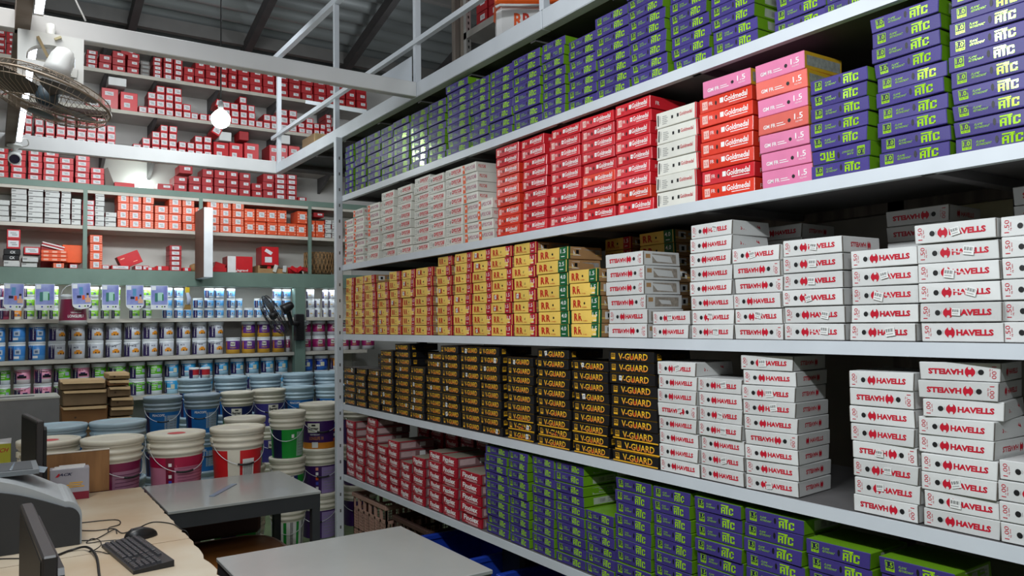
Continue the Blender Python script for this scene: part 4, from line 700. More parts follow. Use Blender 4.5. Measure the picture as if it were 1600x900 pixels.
# ------------------------------------------------------------------ big buckets
IVORY = mat('ivory_plastic', (222, 216, 198), rough=.4, var=.06); PALEBL = mat('pale_blue_plastic', (176, 200, 212), rough=.38, var=.05); GREYBL = mat('grey_blue_plastic', (150, 166, 178), rough=.4, var=.05)
def bmat(n, c): return mat(n, c, rough=.33, var=.08, scale=8)
BK = {}
def bucket_parts(kind, r, h):
    key = (kind, round(r, 3), round(h, 3))
    if key in BK: return BK[key]
    body_c = {'blue': GREYBL, 'pale': PALEBL, 'ltblue': PALEBL}.get(kind, IVORY)
    g = G(); tp = (1-.86)*r/h; R0 = r*.86
    def rz(z): return R0+tp*z
    prof = [(R0*.97, 0), (rz(.02), .02), (rz(h*.62), h*.62)]
    for i in range(3):
        z = h*(.66+.105*i); prof += [(rz(z), z), (rz(z)+.008, z+.004), (rz(z)+.009, z+.018), (rz(z)+.001, z+.022)]
    prof += [(rz(h*.95), h*.95)]
    g.lathe(prof, body_c, 36)
    zt = h*.62
    def C(a0, a1, z0, z1, m, e=.001): cyl(g, R0, a0, a1, z0, z1, m, taper=tp, e=e)
    def T(t, a0, a1, z0, z1, m, vert=False, bold=.02): cyltext(g, t, R0, a0, a1, z0, z1, m, taper=tp, bold=bold, vert=vert, e=.0035)
    def badge(a, z, s=1): C(a-.34*s, a+.34*s, z-.035*s, z+.035*s, mat('cream_badge', (226, 222, 206), rough=.5), .002); T('Berger', a-.28*s, a+.28*s, z-.022*s, z+.008*s, INK, bold=.03); C(a-.1*s, a+.12*s, z+.014*s, z+.026*s, INK, .003)
    wp = WPRINT
    if kind == 'pink':
        C(-PI, PI, .02, zt, bmat('rose_label', (196, 120, 146))); C(-PI, PI, zt-.055, zt, bmat('crimson_label', (172, 20, 66)), .002); C(-.95, -.62, .02, zt, bmat('dark_crimson_label', (120, 16, 50)), .003)
        for i in range(5): C(-.84, -.72, .03+.032*i, .048+.032*i, [wp, mat('blue_dot', (60, 70, 180)), wp, MAROON, wp][i], .004)
        for i in range(7): C(-.5, 1.0, .04+.017*i, .044+.017*i, mat('rose_print', (150, 80, 110)), .002)
    elif kind == 'red':
        C(-PI, PI, .0, zt, bmat('scarlet_label', (206, 34, 38))); C(-.95, -.45, .0, zt+.004, IVORY, .002); C(-.36+.02, .16, .01, zt-.05, PAPER, .003)
        for i in range(9): C(-.3+.045*i, -.28+.045*i, .03, zt-.07, GREYP, .004)
        C(.62, .8, zt-.055, zt-.02, PAPER, .003)
    elif kind == 'maroon':
        C(-PI, PI, .0, zt, bmat('plum_label', (126, 32, 74))); C(-.5, .9, .02, zt-.045, bmat('mauve_label', (166, 116, 142)), .002)
        for i in range(6): C(-.4, .8, .04+.02*i, .044+.02*i, mat('plum_print', (110, 60, 90)), .003)
    elif kind == 'ivory': C(-PI, PI, .0, zt, bmat('crimson_label', (172, 20, 66)))
    elif kind in ('blue', 'pale', 'ltblue'):
        C(-PI, PI, .0, zt, bmat('azure_label', (36, 110, 180))); C(.1, .95, .04, zt-.03, mat('grey_panel_print', (150, 168, 190), rough=.5), .002); C(-1.2, -.85, 0, zt, PURP, .002)
        for i in range(5): C(.2, .85, .06+.022*i, .066+.022*i, GREYP, .003)
        T('PEACOPE', -.6, .1, zt-.035, zt-.015, wp)
    elif kind == 'range':
        C(-PI, PI, .0, zt, bmat('dark_navy_label', (30, 44, 96))); C(-PI, PI, .0, zt*.42, bmat('leaf_green_label', (50, 130, 70)), .002); badge(-.05, zt-.052); T('RANGOLI', -.5, .45, zt-.125, zt-.098, wp)
    elif kind == 'violet': C(-PI, PI, 0, zt, bmat('blue_violet_label', (66, 60, 136))); badge(.2, zt-.045)
    elif kind == 'green':
        C(-PI, PI, 0, zt, bmat('vivid_green_label', (30, 150, 56))); C(.35, .95, .01, zt-.02, bmat('grey_green_label', (160, 186, 172)), .002); C(.0, .16, zt-.06, zt-.035, wp, .003); C(-1.3, -.6, 0, zt, NAVY, .002)
        for i in range(5): C(.42, .9, .03+.02*i, .034+.02*i, GREYP, .003)
    elif kind == 'navygreen': C(-PI, PI, 0, zt, bmat('dark_navy_label', (30, 44, 96))); badge(-.2, zt-.04); C(.4, 1.3, 0, zt, bmat('vivid_green_label', (30, 150, 56)), .002); T('BISON', -.1, .35, zt-.1, zt-.08, wp)
    elif kind == 'purple':
        C(-PI, PI, 0, zt, bmat('deep_violet_label', (62, 30, 92))); C(-PI, PI, 0, zt*.22, bmat('amber_foot_label', (206, 130, 40)), .002); C(-.55, -.2, .008, .05, PAPER, .004); badge(-.45, zt-.05); T('LONGLIFE 10', -.7, .1, zt-.14, zt-.115, mat('copper_text', (190, 120, 60))); T('WEATHERCOAT', -.65, -.1, zt-.105, zt-.095, wp)
        for i in range(5): C(.75, .87, .05+.036*i, .07+.036*i, [ORANGE, wp, ORANGE, mat('blue_dot', (60, 70, 180)), wp][i], .004)
    elif kind == 'lilac':
        C(-PI, PI, 0, zt, bmat('deep_violet_label', (62, 30, 92))); C(0, 1.2, 0, zt-.01, bmat('lilac_label', (150, 130, 180)), .002)
        for i in range(5): C(-.32, -.18, .03+.036*i, .052+.036*i, [wp, mat('blue_dot', (60, 70, 180)), ORANGE, wp, mat('peach_dot', (230, 150, 130))][i], .004)
        for i in range(7): C(.1, 1.1, .03+.022*i, .034+.022*i, GREYP, .003)
    elif kind == 'stripe':
        C(-PI, PI, 0, zt, PAPER)
        for i in range(5): C(-.9+.4*i, -.72+.4*i, 0, zt, bmat('vivid_green_label', (30, 150, 56)) if i % 2 else GREYP, .002)
    me = g.mesh('bucket')
    gl = G(); lc = {'blue': GREYBL}.get(kind, body_c)
    rl = rz(h*.97)+.008
    gl.lathe([(rl-.004, h*.905), (rl, h*.91), (rl+.002, h*.97), (rl, h*1.0-.002), (rl-.010, h), (rl-.020, h), (rl-.026, h-.008)], lc, 36, cap0=False)
    if kind in ('pink', 'ivory'):
        gl.add([((.32*rl)*math.cos(2*PI*i/20), .32*rl*math.sin(2*PI*i/20), h-.0075) for i in range(20)], [tuple(range(20))], mat('red_lid_disc', (214, 70, 70), rough=.5))
    ml = gl.mesh('lid')
    gh = G(); re_ = rz(h*.8)+.004; pts = [(re_*math.sin(a), -(re_+.012)*math.cos(a), h*.80-h*.42*max(0, math.cos(a))**.8) for a in [PI*(-.5+i/20) for i in range(21)]]
    gh.tube(pts, .0022, WIREM, 6)
    for sx in (-1, 1): gh.box(sx*re_-.007, sx*re_+.005, -.018, .018, h*.75, h*.84, lc, .002)
    gg = G(); gg.tube(pts[8:13], .006, mat('black_grip', (30, 30, 32)), 8)
    mh = gh.mesh('bail_handle')
    BK[key] = (me, ml, mh, gg.mesh('grip') if r > .13 else None); return BK[key]
def bucket(kind, x, y, z, r, h, label, group=None, face=0., ha=None, nm='paint_bucket', below=None):
    me, ml, mh, mg = bucket_parts(kind, r, h)
    a = math.atan2(x, y)
    o = link(nm, me, None, (x, y, z), (0, 0, -a+face)); thing(o, label, 'bucket', group)
    link('lid', ml, o); hd = link('bail_handle', mh, o, rot=(0, 0, ha if ha is not None else 0))
    if mg: link('grip', mg, hd)['label'] = 'black plastic grip'
    return o
H3 = .3325
# (kinds from the floor up, x, y, radius, top z, words)
stacks = [
 (['stripe', 'maroon', 'pink'], .893, 4.77, .147, 1.0, 'pink-labelled bucket with red lid disc', 'pink', .55),
 (['red', 'green', 'red'], 1.238, 4.79, .148, 1.0, 'scarlet-labelled bucket behind the grey table', 'scarlet', .55),
 (['maroon', 'maroon', 'maroon'], .566, 4.77, .149, 1.0, 'plum-labelled bucket behind the plywood board', 'plum', .5),
 (['ivory', 'ivory', 'ivory'], .275, 4.93, .145, 1.0, 'ivory bucket with red disc behind plywood board', 'ivory', .3),
 (['pale', 'pale', 'pale'], .345, 5.34, .146, 1.03, 'pale blue lidded bucket near the grey cabinet', 'pale', .2),
 (['pale', 'pale', 'pale'], .660, 5.31, .150, 1.03, 'pale blue lidded bucket behind the plum one', 'pale', .2),
 (['blue', 'blue', 'blue'], 1.252, 7.28, .147, 1.0, 'blue bucket with grey-blue lid by brown cartons', 'blue', .0),
 (['blue', 'blue', 'blue'], 1.580, 7.30, .146, 1.0, 'blue bucket with grey-blue lid, second one', 'blue', .15),
 (['range', 'range', 'range'], 1.885, 7.30, .139, 1.0, 'navy and green bucket with cream badge', 'navy', .0),
 (['violet', 'violet', 'violet'], 2.197, 7.38, .145, 1.0, 'violet-labelled bucket with cream badge', 'violet', .1),
 (['ltblue', 'ltblue', 'ltblue'], 2.527, 7.52, .146, 1.0, 'sky blue bucket with pale lid behind the post', 'sky blue', .0),
 (['ltblue', 'ltblue', 'ltblue'], 2.835, 7.46, .146, 1.0, 'sky blue bucket partly hidden by rack post', 'sky blue', .0),
 (['stripe', 'navygreen', 'green'], 1.45, 5.42, .127, .98, 'green bucket in front of the navy ones', 'green', -.2),
 (['stripe', 'navygreen', 'green'], 1.80, 5.60, .122, .98, 'green bucket beside the violet column', 'green', .25),
 (['lilac', 'lilac', 'purple'], 2.115, 5.80, .146, 1.0, 'deep violet bucket with amber foot by rack post', 'deep violet', .1),
 (['lilac', 'lilac', 'lilac'], 2.50, 5.95, .146, .96, 'deep violet bucket in shadow behind the rack post', 'shaded violet', .3)]
for kinds, x, y, r, zt, words_, gname, face in stacks:
    hh = zt/3
    for i, k in enumerate(kinds):
        pos = ['bottom of its column of three', 'middle of its column of three', 'top of its column of three'][i]
        bucket(k, x, y, i*hh+.0003*i, r, hh*1.0, ('%s, %s' % (words_, pos)), '%s buckets stacked on the floor' % gname, face=face, ha=rg.uniform(-.4, .4))
for j, x in enumerate((1.66, 2.0, 2.34, 2.68, 3.02)):
    for i in range(3): bucket('pale', x, 7.985, i*.367, .150, .3665, 'pale blue bucket in the row before the shelving, %s along, %s' % (nth(j+1), ['bottom', 'middle', 'top'][i]), 'pale buckets before the wall shelving')
# two little red and white tubs on the back row of lids
for j, (x, m1) in enumerate(((1.64, 'purple'), (1.735, 'red'))):
    g = G(); g.lathe([(.042, 0), (.045, .03), (.046, .085)], [PAPER, mat('little_red_label', (196, 40, 50))], 20, cap1=False); cyl(g, .044, -1.2, -.25 if j == 0 else -.7, .0, .083, PURP, e=.002)
    o = link('small_paint_tub', g.mesh('small_paint_tub'), None, (x, 7.93-.03*j, 1.103), (0, 0, -.2)); thing(o, ['little red and purple tub standing on a pale lid', 'little red tub with white foot standing on a pale lid'][j], 'paint tub')
    g = G(); g.lathe([(.047, .083), (.048, .095), (.044, .1)], LIDW, 20, cap0=False); part('lid', g, o)
# small bucket hanging below the green beam
hb = empty('hanging_bucket', (.634, 8.16, 1.63), label='maroon bucket hanging by its wire from the deep green beam', cat='bucket')
g = G(); g.lathe([(.116, 0), (.113, .04), (.100, .235), (.098, .25)], [mat('grey_bucket_foot', (190, 190, 186)), bmat('maroon_label', (134, 40, 70)), LIDW], 30, cap1=False)
cyltext(g, 'LONGLIFE 7', .116, -.45, .75, .065, .092, WPRINT, taper=-.065, e=.004); cyltext(g, 'WEATHERCOAT', .116, -.25, .55, .105, .117, WPRINT, taper=-.065, e=.004); cyl(g, .116, .0, .6, .13, .18, mat('cream_badge', (226, 222, 206)), taper=-.065, e=.003); cyltext(g, 'Berger', .116, .06, .54, .14, .165, INK, taper=-.065, e=.005); part('body', g, hb)
g = G(); g.lathe([(.101, .245), (.103, .25), (.103, .27), (.09, .278)], LIDW, 30, cap0=False); part('lid', g, hb)
g = G(); g.tube([(.10*math.cos(PI*i/10), 0, .26+.11*math.sin(PI*i/10)) for i in range(11)], .003, WIREM, 6); g.tube([(0, 0, .37), (0, .05, .382), (0, .2, .385)], .004, WIREM, 6); part('bail_handle', g, hb)
# printed hanging cards
CARDB = mat('blue_card_print', (84, 88, 176), rough=.3, rgb2=(176, 186, 224), scale=6); 
for j, (x0, x1, tp) in enumerate(((.095, .249, 0), (.337, .491, 1), (.639, .791, 0), (.876, 1.023, 1), (1.084, 1.240, 0), (1.303, 1.459, 1))):
    W = x1-x0; Hh = .235; g = G(); t = .003
    n = 8; base = [(-W/2, .04), (W/2, .04)]; arc = [(W/2*math.cos(PI*i/n) , .04-.04*math.sin(PI*i/n)) for i in range(1, n)] if tp == 0 else [(W/2*.95, 0), (-W/2*.95, 0)]
    pl = [(-W/2, Hh), (-W/2, .04)] + arc[::-1] + [(W/2, .04), (W/2, Hh)]
    m_ = len(pl); V = [(x, -t, z) for x, z in pl]+[(x, t, z) for x, z in pl]
    g.add(V, [tuple(range(m_)), tuple(range(2*m_-1, m_-1, -1))]+[(i, i+m_, (i+1) % m_+m_, (i+1) % m_) for i in range(m_)], LIDW)
    def q(u0, v0, u1, v1, m, l=1): g.add([(u0*W, -t-.0006*l, v0), (u1*W, -t-.0006*l, v0), (u1*W, -t-.0006*l, v1), (u0*W, -t-.0006*l, v1)], [(0, 1, 2, 3)], m)
    q(-.47, .045, .47, .232, CARDB); q(-.45, .19, -.2, .228, LIDW, 2)
    if tp == 0:
        q(-.12, .13, .08, .20, bmat('sail_blue', (90, 150, 190)), 2); q(-.25, .10, -.02, .125, NAVY, 2); q(.02, .085, .16, .125, ORANGE, 2); q(.18, .06, .46, .10, mat('skin_tone_print', (214, 170, 140)), 2); q(.26, .10, .38, .135, mat('skin_tone_print', (214, 170, 140)), 2); q(.26, .125, .38, .145, INK, 3)
    else:
        q(-.26, .075, -.10, .16, bmat('teal_flap', (60, 120, 110)), 2); q(-.09, .085, .22, .165, bmat('mint_panel', (170, 214, 200)), 2); q(.16, .085, .24, .15, bmat('leaf_green_label', (50, 130, 70)), 3)
    for i, m in enumerate((mat('blue_dot', (60, 70, 180)), PAPER, LIME2, PURP)):
        g.add([((-.14+.15*i)*W+.008*math.cos(2*PI*k/8), -t-.0012, .026+.008*math.sin(2*PI*k/8)) for k in range(8)], [tuple(range(8))], m)
    o = link('hanging_card', g.mesh('hanging_card'), None, ((x0+x1)/2*(.972 if j == 2 else 1), 8.02 if j == 2 else 8.25, 1.772), (0, rg.uniform(-.06, .06), 0)); gs = G(); gs.tube([(0, 0, .232), (0, .06, .238), (0, .36 if j == 2 else .13, .238)], .0015, WIREM, 5); part('hook', gs, o); thing(o, ['hanging card printed with a sail and two small figures', 'hanging card printed with an open green pack'][tp]+', %s along the green beam' % nth(j+1), 'hanging card', 'cards hung below green beam')
pb = empty('paint_brush', (1.643, 8.27, 1.77), label='paint brush in yellow and white pack hung below green beam', cat='brush')
g = G(); g.box(-.02, .02, -.008, .008, .17, .225, mat('brush_yellow', (236, 200, 40))); part('header', g, pb)
g = G(); g.tube([(.0, 0, .17), (.018, 0, .11), (.008, 0, .05)], [.014, .02, .016], mat('brush_blue_white', (196, 206, 230)), 8); part('handle', g, pb)
g = G(); g.add([(-.02, -.008, .05), (.03, -.008, .05), (.035, -.008, 0), (-.035, -.008, 0), (-.02, .008, .05), (.03, .008, .05), (.035, .008, 0), (-.035, .008, 0)], [(3, 2, 1, 0), (4, 5, 6, 7), (0, 1, 5, 4), (2, 3, 7, 6), (0, 4, 7, 3), (1, 2, 6, 5)], mat('brush_bristle', (140, 110, 60), rough=.9)); part('bristles', g, pb)
g = G(); g.tube([(0, 0, .22), (0, .05, .239), (0, .11, .2395)], .0015, WIREM, 5); part('hook', g, pb)

# ------------------------------------------------------------------ brown cartons, grey cabinet
CARTON = mat('brown_carton_board', (138, 112, 82), rough=.75, var=.18, scale=6); CARTON2 = mat('warm_carton_board', (150, 104, 62), rough=.7, var=.15, scale=6); CARTOP = mat('light_carton_edge', (186, 156, 112), rough=.75)
def carton(x, y, z, w_, d, h, label, m=CARTON, rz=0., seam=True):
    o = empty('brown_carton', (x, y, z), rz, label, 'carton', 'brown cartons beside the paint tubs')
    b = Box(w_, d, h, dict(front=m, side=m, top=CARTOP), c=.006); b.dent(int(x*100+z*50), .008)
    b.disc('front', w_*.3, h*.45, .008, .008, mat('carton_spot', (90, 66, 44)), 1, 8); part('body', b, o)
    g = G(); g.add([(-w_*.48, -d/2-.004, h-.004), (w_*.48, -d/2-.006, h-.006), (w_*.46, -d/2-.022, h-.028), (-w_*.45, -d/2-.018, h-.022)], [(0, 1, 2, 3), (3, 2, 1, 0)], CARTOP); part('flap', g, o)
    return o
carton(.61, 7.05, 0, .30, .34, .84, 'tall dark brown carton under the stacked ones, mostly hidden')
carton(.62, 7.02, .841, .318, .32, .185-.03, 'orange-brown carton, lowest visible in the wide stack', CARTON2)
carton(.62, 7.02, .997, .31, .32, .125, 'brown carton in the middle of the wide stack')
carton(.61, 7.02, 1.123, .31, .32, .072, 'flat brown carton with paper tag on top of wide stack')
carton(.865, 6.95, 0, .155, .3, .90, 'tall narrow brown carton under the narrow stack, mostly hidden')
carton(.873, 6.95, .901, .165, .28, .075, 'brown carton, second visible in narrow stack')
carton(.873, 6.95, .977, .16, .28, .075, 'brown carton, third visible in narrow stack')
carton(.855, 6.95, 1.053, .155, .28, .085, 'shadowed open-flap carton in the narrow stack')
carton(.85, 6.95, 1.139, .15, .27, .05, 'crumpled flat carton near top of narrow stack', CARTON2)
carton(.85, 6.95, 1.19, .15, .26, .055, 'crumpled pale carton on top of narrow stack', CARTOP)
cb = empty('grey_cabinet', (.17, 6.28, 0), label='grey steel cabinet with long slot in its top', cat='cabinet')
CG = mat('cabinet_grey', (128, 128, 128), rough=.6, var=.08); CT = mat('cabinet_top', (196, 196, 186), rough=.5)
g = Box(.46, .36, 1.14, dict(front=CG, side=CG, top=CT), c=.004); part('body', g, cb)
g = G(); g.box(-.16, .09, -.06, -.02, 1.1405, 1.1415, INK); g.box(-.16, .09, -.02, .03, 1.1405, 1.1412, GREYP); part('slot', g, cb)
g = G(); g.box(-.232, .232, -.183, .183, 1.128, 1.139, CT); part('top_rim', g, cb)

# ------------------------------------------------------------------ grey tables
TT = mat('grey_laminate_top', (156, 158, 156), rough=.16, var=.06, scale=3); TF = mat('charcoal_table_frame', (50, 51, 54), rough=.45)
def table(x0, x1, y0, y1, label):
    cx, cy = (x0+x1)/2, (y0+y1)/2; o = empty('steel_table', (cx, cy, 0), label=label, cat='table')
    hx, hy = (x1-x0)/2, (y1-y0)/2
    g = G(); g.box(-hx, hx, -hy, hy, .736, .75, TT, .002); part('table_top', g, o)
    g = G(); t = .03
    g.box(-hx+.004, hx-.004, -hy+.004, -hy+t, .665, .736, TF); g.box(-hx+.004, hx-.004, hy-t, hy-.004, .665, .736, TF); g.box(-hx+.004, -hx+t, -hy+t, hy-t, .665, .736, TF); g.box(hx-t, hx-.004, -hy+t, hy-t, .665, .736, TF); part('apron', g, o)
    for sx in (-1, 1):
        for sy in (-1, 1): g = G(); g.box(sx*hx-(.045 if sx > 0 else -.005), sx*hx-(.005 if sx > 0 else -.045), sy*hy-(.045 if sy > 0 else -.005), sy*hy-(.005 if sy > 0 else -.045), 0, .665, TF); part('leg', g, o)
table(.69, 1.418, 3.87, 4.56, 'grey-topped steel table with a ruler lying on it')
table(.70, 1.445, 2.28, 3.0, 'empty grey-topped steel table nearest the rack')
g = G(); bar(g, (0, 0, .0015), (.17, .24, .0015), .028, .003, mat('blue_grey_ruler', (120, 136, 160), rough=.3)); o = link('ruler', g.mesh('ruler'), None, (.93, 4.08, .7505)); thing(o, 'blue-grey ruler lying on the far grey table', 'ruler')
# ------------------------------------------------------------------ plywood counter
PLY = wood('plywood_counter', (206, 198, 180), (178, 154, 124), rough=.45, scale=1.6, stretch=(1.2, 1.2, 1), bump=.02)
PLYE = wood('plywood_edge', (150, 116, 78), (110, 82, 54), scale=8)
dk = empty('plywood_counter', (-.2, 3.5, 0), label='worn plywood counter with a straight seam and chipped edge', cat='counter')
def ragged(y0, y1, seed):
    rr = random.Random(seed); g = G(); n = 40; pts = []
    for i in range(n+1):
        y = y0+(y1-y0)*i/n; x = .878-.0 + (.0 if y > -.1 else 0) + rr.uniform(-.003, .001) - (.006 if rr.random() < .12 else 0)
        if y < -.3: x -= (.012 if rr.random() < .2 else 0)+.02*min(1, (-.3-y))
        pts.append((x, y))
    pts += [(-1.5, y1), (-1.5, y0)]
    m_ = len(pts); g.add([(x, y, .75) for x, y in pts]+[(x, y, .732) for x, y in pts], [tuple(range(m_))], PLY)
    b = len(g.v)-2*m_; g.add([(x, y, .75) for x, y in pts]+[(x, y, .732) for x, y in pts], [tuple(range(2*m_-1, m_-1, -1))]+[(i, i+m_, (i+1) % m_+m_, (i+1) % m_) for i in range(m_)], PLYE)
    return g
part('counter_top', ragged(-.158, 1.06, 1), dk); part('counter_top', ragged(-2.3, -.162, 2), dk)
g = G(); g.box(-1.5, .31, 1.062, 2.40, .732, .75, PLY); part('counter_top', g, dk)
for (x0, x1, y0, y1) in ((.80, .84, -2.2, 1.0), (-1.45, -1.41, -2.2, 2.4)): g = G(); g.box(x0-.02, x1-.02, y0, y1, 0, .732, wood('plywood_side', (120, 88, 58), (90, 62, 40))); part('side_panel', g, dk)
g = G(); g.box(-1.5, .30, 2.36, 2.39, 0, .732, MATS['plywood_side']); part('side_panel', g, dk)
# upright board
bd = empty('plywood_board', (.387, 4.585, .75), label='upright brown plywood board standing across the far counter edge', cat='board')
BRP = wood('brown_plywood', (156, 112, 68), (120, 82, 46), scale=3, stretch=(6, 1, 1)); g = Box(.285, .018, .212, dict(front=BRP, side=BRP, top=mat('pale_wood_edge', (222, 214, 200), rough=.6)), c=.001); part('panel', g, bd)
g = G(); g.box(-.1425, .1425, -.011, .011, .2125, .217, MATS['pale_wood_edge']); part('edge_strip', g, bd)
# box of papers
jb = empty('paper_box', (.34, 4.47, .75), -.05, 'silver and maroon box crammed with papers before the plywood board', 'box')
b = Box(.17, .08, .155, dict(front=mat('silver_box_print', (168, 166, 176), rough=.35), side=mat('silver_box_side', (190, 188, 196), rough=.4), bottom=MAROON), c=.002)
b.rect('front', 0.001, 0.001, .169, .038, mat('maroon_box_print', (130, 24, 50), rough=.4), 1); b.text('front', 'JACK', .03, .118, .095, .135, NAVY, 2, .03, shear=.15); b.poly('front', [(.022, .118), (.036, .118), (.044, .135), (.036, .135)], HRED, 3)
for i in range(4): b.rect('front', .06+.012*i, .062+.010*(i % 3), .13+.006*i, .067+.010*(i % 3), GOLD, 2)
part('body', b, jb)
for j in range(4): g = G(); g.box(-.075+.01*j, .06+.003*j, -.03+.016*j, -.022+.016*j, .10, .160+.005*(j % 2), WPRINT); part('paper_sheaf', g, jb)
tb = empty('yellow_box', (.02, 5.62, .75), 0, 'yellow and grey box with torn paper top by the grey cabinet', 'box')
b = Box(.19, .12, .165, dict(front=mat('yellow_green_print', (190, 186, 60), rough=.4), top=WPRINT), c=.003); b.text('front', 'TECH', .10, .115, .175, .14, HRED, 2, .02, shear=.12); b.rect('front', .0, .02, .11, .09, mat('grey_picture_print', (150, 148, 150)), 1); b.disc('front', .09, .075, .045, .045, MATS['grey_picture_print'], 2); part('body', b, tb)
g = G(); g.add([(-.095, -.06, .166), (.095, -.06, .166), (.1, .05, .185), (0, .06, .178), (-.095, .06, .19)], [(0, 1, 2, 3, 4), (4, 3, 2, 1, 0)], WPRINT); part('torn_paper', g, tb)

# ------------------------------------------------------------------ laser printer
PG = mat('printer_charcoal', (46, 48, 51), rough=.5, var=.05); PL = mat('printer_light_grey', (168, 174, 178), rough=.4, var=.05)
pr = empty('laser_printer', (.05, 3.52, .751), 0, 'bulky dark and light grey laser printer on the plywood counter', 'printer')
def arch(x0, x1, y0, y1, z0, zl, zr, zc, m, n=24, corner=.035):
    g = G(); pts = [(x0, z0), (x1, z0)]
    for i in range(7): a = PI/2*i/6; pts.append((x1-corner+corner*math.cos(a)-.0, zr-corner+corner*math.sin(a)))
    for i in range(1, n): t = i/n; x = (x1-corner)*(1-t)+x0*t; pts.append((x, zr+(zc-zr)*math.sin(PI/2*min(1, t*2.0))))
    pts.append((x0, zc)); k = len(pts)
    g.add([(x, y0, z) for x, z in pts]+[(x, y1, z) for x, z in pts], [tuple(range(k))[::1], tuple(range(2*k-1, k-1, -1))]+[(i, i+k, (i+1) % k+k, (i+1) % k) for i in range(k)], m); return g
part('side_panel', arch(-.42, .255, -.012, 0, 0, .22, .150, .245, PG, corner=.05), pr)
part('housing', arch(-.42, .262, 0, .42, 0, .22, .172, .288, PL, corner=.06), pr)
g = G(); g.box(-.2, .12, .10, .36, .275, .292, mat('printer_tray_grey', (120, 126, 130))); g.box(-.2, .1, .12, .34, .292, .294, mat('printer_tray_dark', (80, 84, 88))); part('output_tray', g, pr)
g = G()
for i in range(5): g.box(-.19+.035*i, -.17+.035*i, .14, .3, .294, .31, WPRINT)
part('paper_guide', g, pr)
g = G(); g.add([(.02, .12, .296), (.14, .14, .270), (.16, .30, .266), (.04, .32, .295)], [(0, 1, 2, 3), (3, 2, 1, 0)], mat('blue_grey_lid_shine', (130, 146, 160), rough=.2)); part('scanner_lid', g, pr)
# ------------------------------------------------------------------ monitors seen from their edges
MB_ = mat('monitor_black', (24, 24, 26), rough=.35); MB2 = mat('monitor_bezel', (52, 48, 48), rough=.4); SCR = mat('dark_screen', (10, 10, 12), rough=.5, spec=.2)
def monitor(p_far, p_near, ztop, hgt, label, back=MB_):
    a = Vector(p_far); b_ = Vector(p_near); d = (b_-a); L = d.length; c = (a+b_)/2; rz = math.atan2(d.y, d.x)
    o = empty('monitor', (c.x, c.y, .751), rz, label, 'monitor'); zt = ztop-.751
    g = G(); g.box(-L/2, L/2, -.014, .014, zt-hgt, zt, MB2, .004); bz_ = part('bezel', g, o)
    g = G(); g.box(-L/2+.012, L/2-.012, -.0155, -.0142, zt-hgt+.015, zt-.012, SCR); part('screen', g, bz_)
    g = G(); g.box(-L/2+.02, L/2-.001, .0141, .026, zt-hgt+.01, zt-.03, back, .012); part('rear_housing', g, o)
    g = G(); g.box(-.03, .03, .046, .06, .01, zt-hgt+.12, back); st_ = part('stand', g, o)
    g = G(); g.box(-.10, .10, -.06, .07, 0, .012, back, .004); part('base', g, st_)
monitor((.085, 2.38), (.105, 1.80), 1.15, .30, 'black monitor edge-on at the near end of the counter')
monitor((.150, 4.56), (.197, 4.13), 1.18, .36, 'black monitor turned edge-on behind the printer')
# ------------------------------------------------------------------ keyboard and mouse
kb = empty('keyboard', (.462, 3.197, .7505), -PI/2+.115, 'full size black keyboard lying on the plywood counter', 'keyboard')
KB = mat('keyboard_black', (34, 34, 37), rough=.4); KC = mat('keycap_black', (64, 64, 68), rough=.35)
g = G(); W, D = .44, .135
g.add([(-W/2, -D/2, 0), (W/2, -D/2, 0), (W/2, D/2, 0), (-W/2, D/2, 0), (-W/2, -D/2, .012), (W/2, -D/2, .012), (W/2, D/2, .022), (-W/2, D/2, .022)], [(3, 2, 1, 0), (4, 5, 6, 7), (0, 1, 5, 4), (1, 2, 6, 5), (2, 3, 7, 6), (3, 0, 4, 7)], KB); part('case', g, kb)
g = G()
def key(u, v, w_=.0155, d=.0150): 
    z = .012+.010*(v+D/2)/D; V = [(u, v, z), (u+w_, v, z), (u+w_, v+d, z+.001), (u, v+d, z+.001), (u+.0015, v+.0015, z+.007), (u+w_-.0015, v+.0015, z+.007), (u+w_-.0015, v+d-.002, z+.008), (u+.0015, v+d-.002, z+.008)]
    g.add(V, [(4, 5, 6, 7), (0, 1, 5, 4), (1, 2, 6, 5), (2, 3, 7, 6), (3, 0, 4, 7)], KC)
for r_ in range(6):
    v = -D/2+.008+.0185*r_+(.006 if r_ == 5 else 0)
    if r_ == 0:
        x = -W/2+.01
        for ww in (.022, .018, .022, .10, .022, .018, .018, .022): key(x, v, ww); x += ww+.0022
    else:
        for i in range(14): key(-W/2+.01+.0187*i, v, .0155 if i < 13 else .025)
    for i in range(3):
        if r_ in (0, 3, 4, 5) or (r_ == 1 and i == 1): key(W/2-.152+.0187*i, v)
    if r_ < 5:
        for i in range(4): key(W/2-.088+.0187*i, v)
part('keycaps', g, kb)
ms = empty('mouse', (.517, 3.465, .7505), .25, 'black optical mouse beside the keyboard', 'mouse')
g = G(); n = 14; V = []; F = []
rings = 8
for j in range(rings+1):
    t = j/rings; ph = PI/2*t
    for i in range(20):
        a = 2*PI*i/20; rx = .055*math.cos(ph)**.6 if j < rings else 0; ry = .03*math.cos(ph)**.6 if j < rings else 0
        xx = rx*math.cos(a); hh = .036*(1-.35*max(0, -(-xx)/.055)) ; V.append((xx, ry*math.sin(a)*(1-.12*math.cos(a)), .002+math.sin(ph)*(hh if j < rings else .034)))
for j in range(rings):
    for i in range(20): F.append((j*20+i, j*20+(i+1) % 20, (j+1)*20+(i+1) % 20, (j+1)*20+i))
g.add(V, F, MB_, True); part('shell', g, ms, scale=(1.2, 1.15, 1.15))
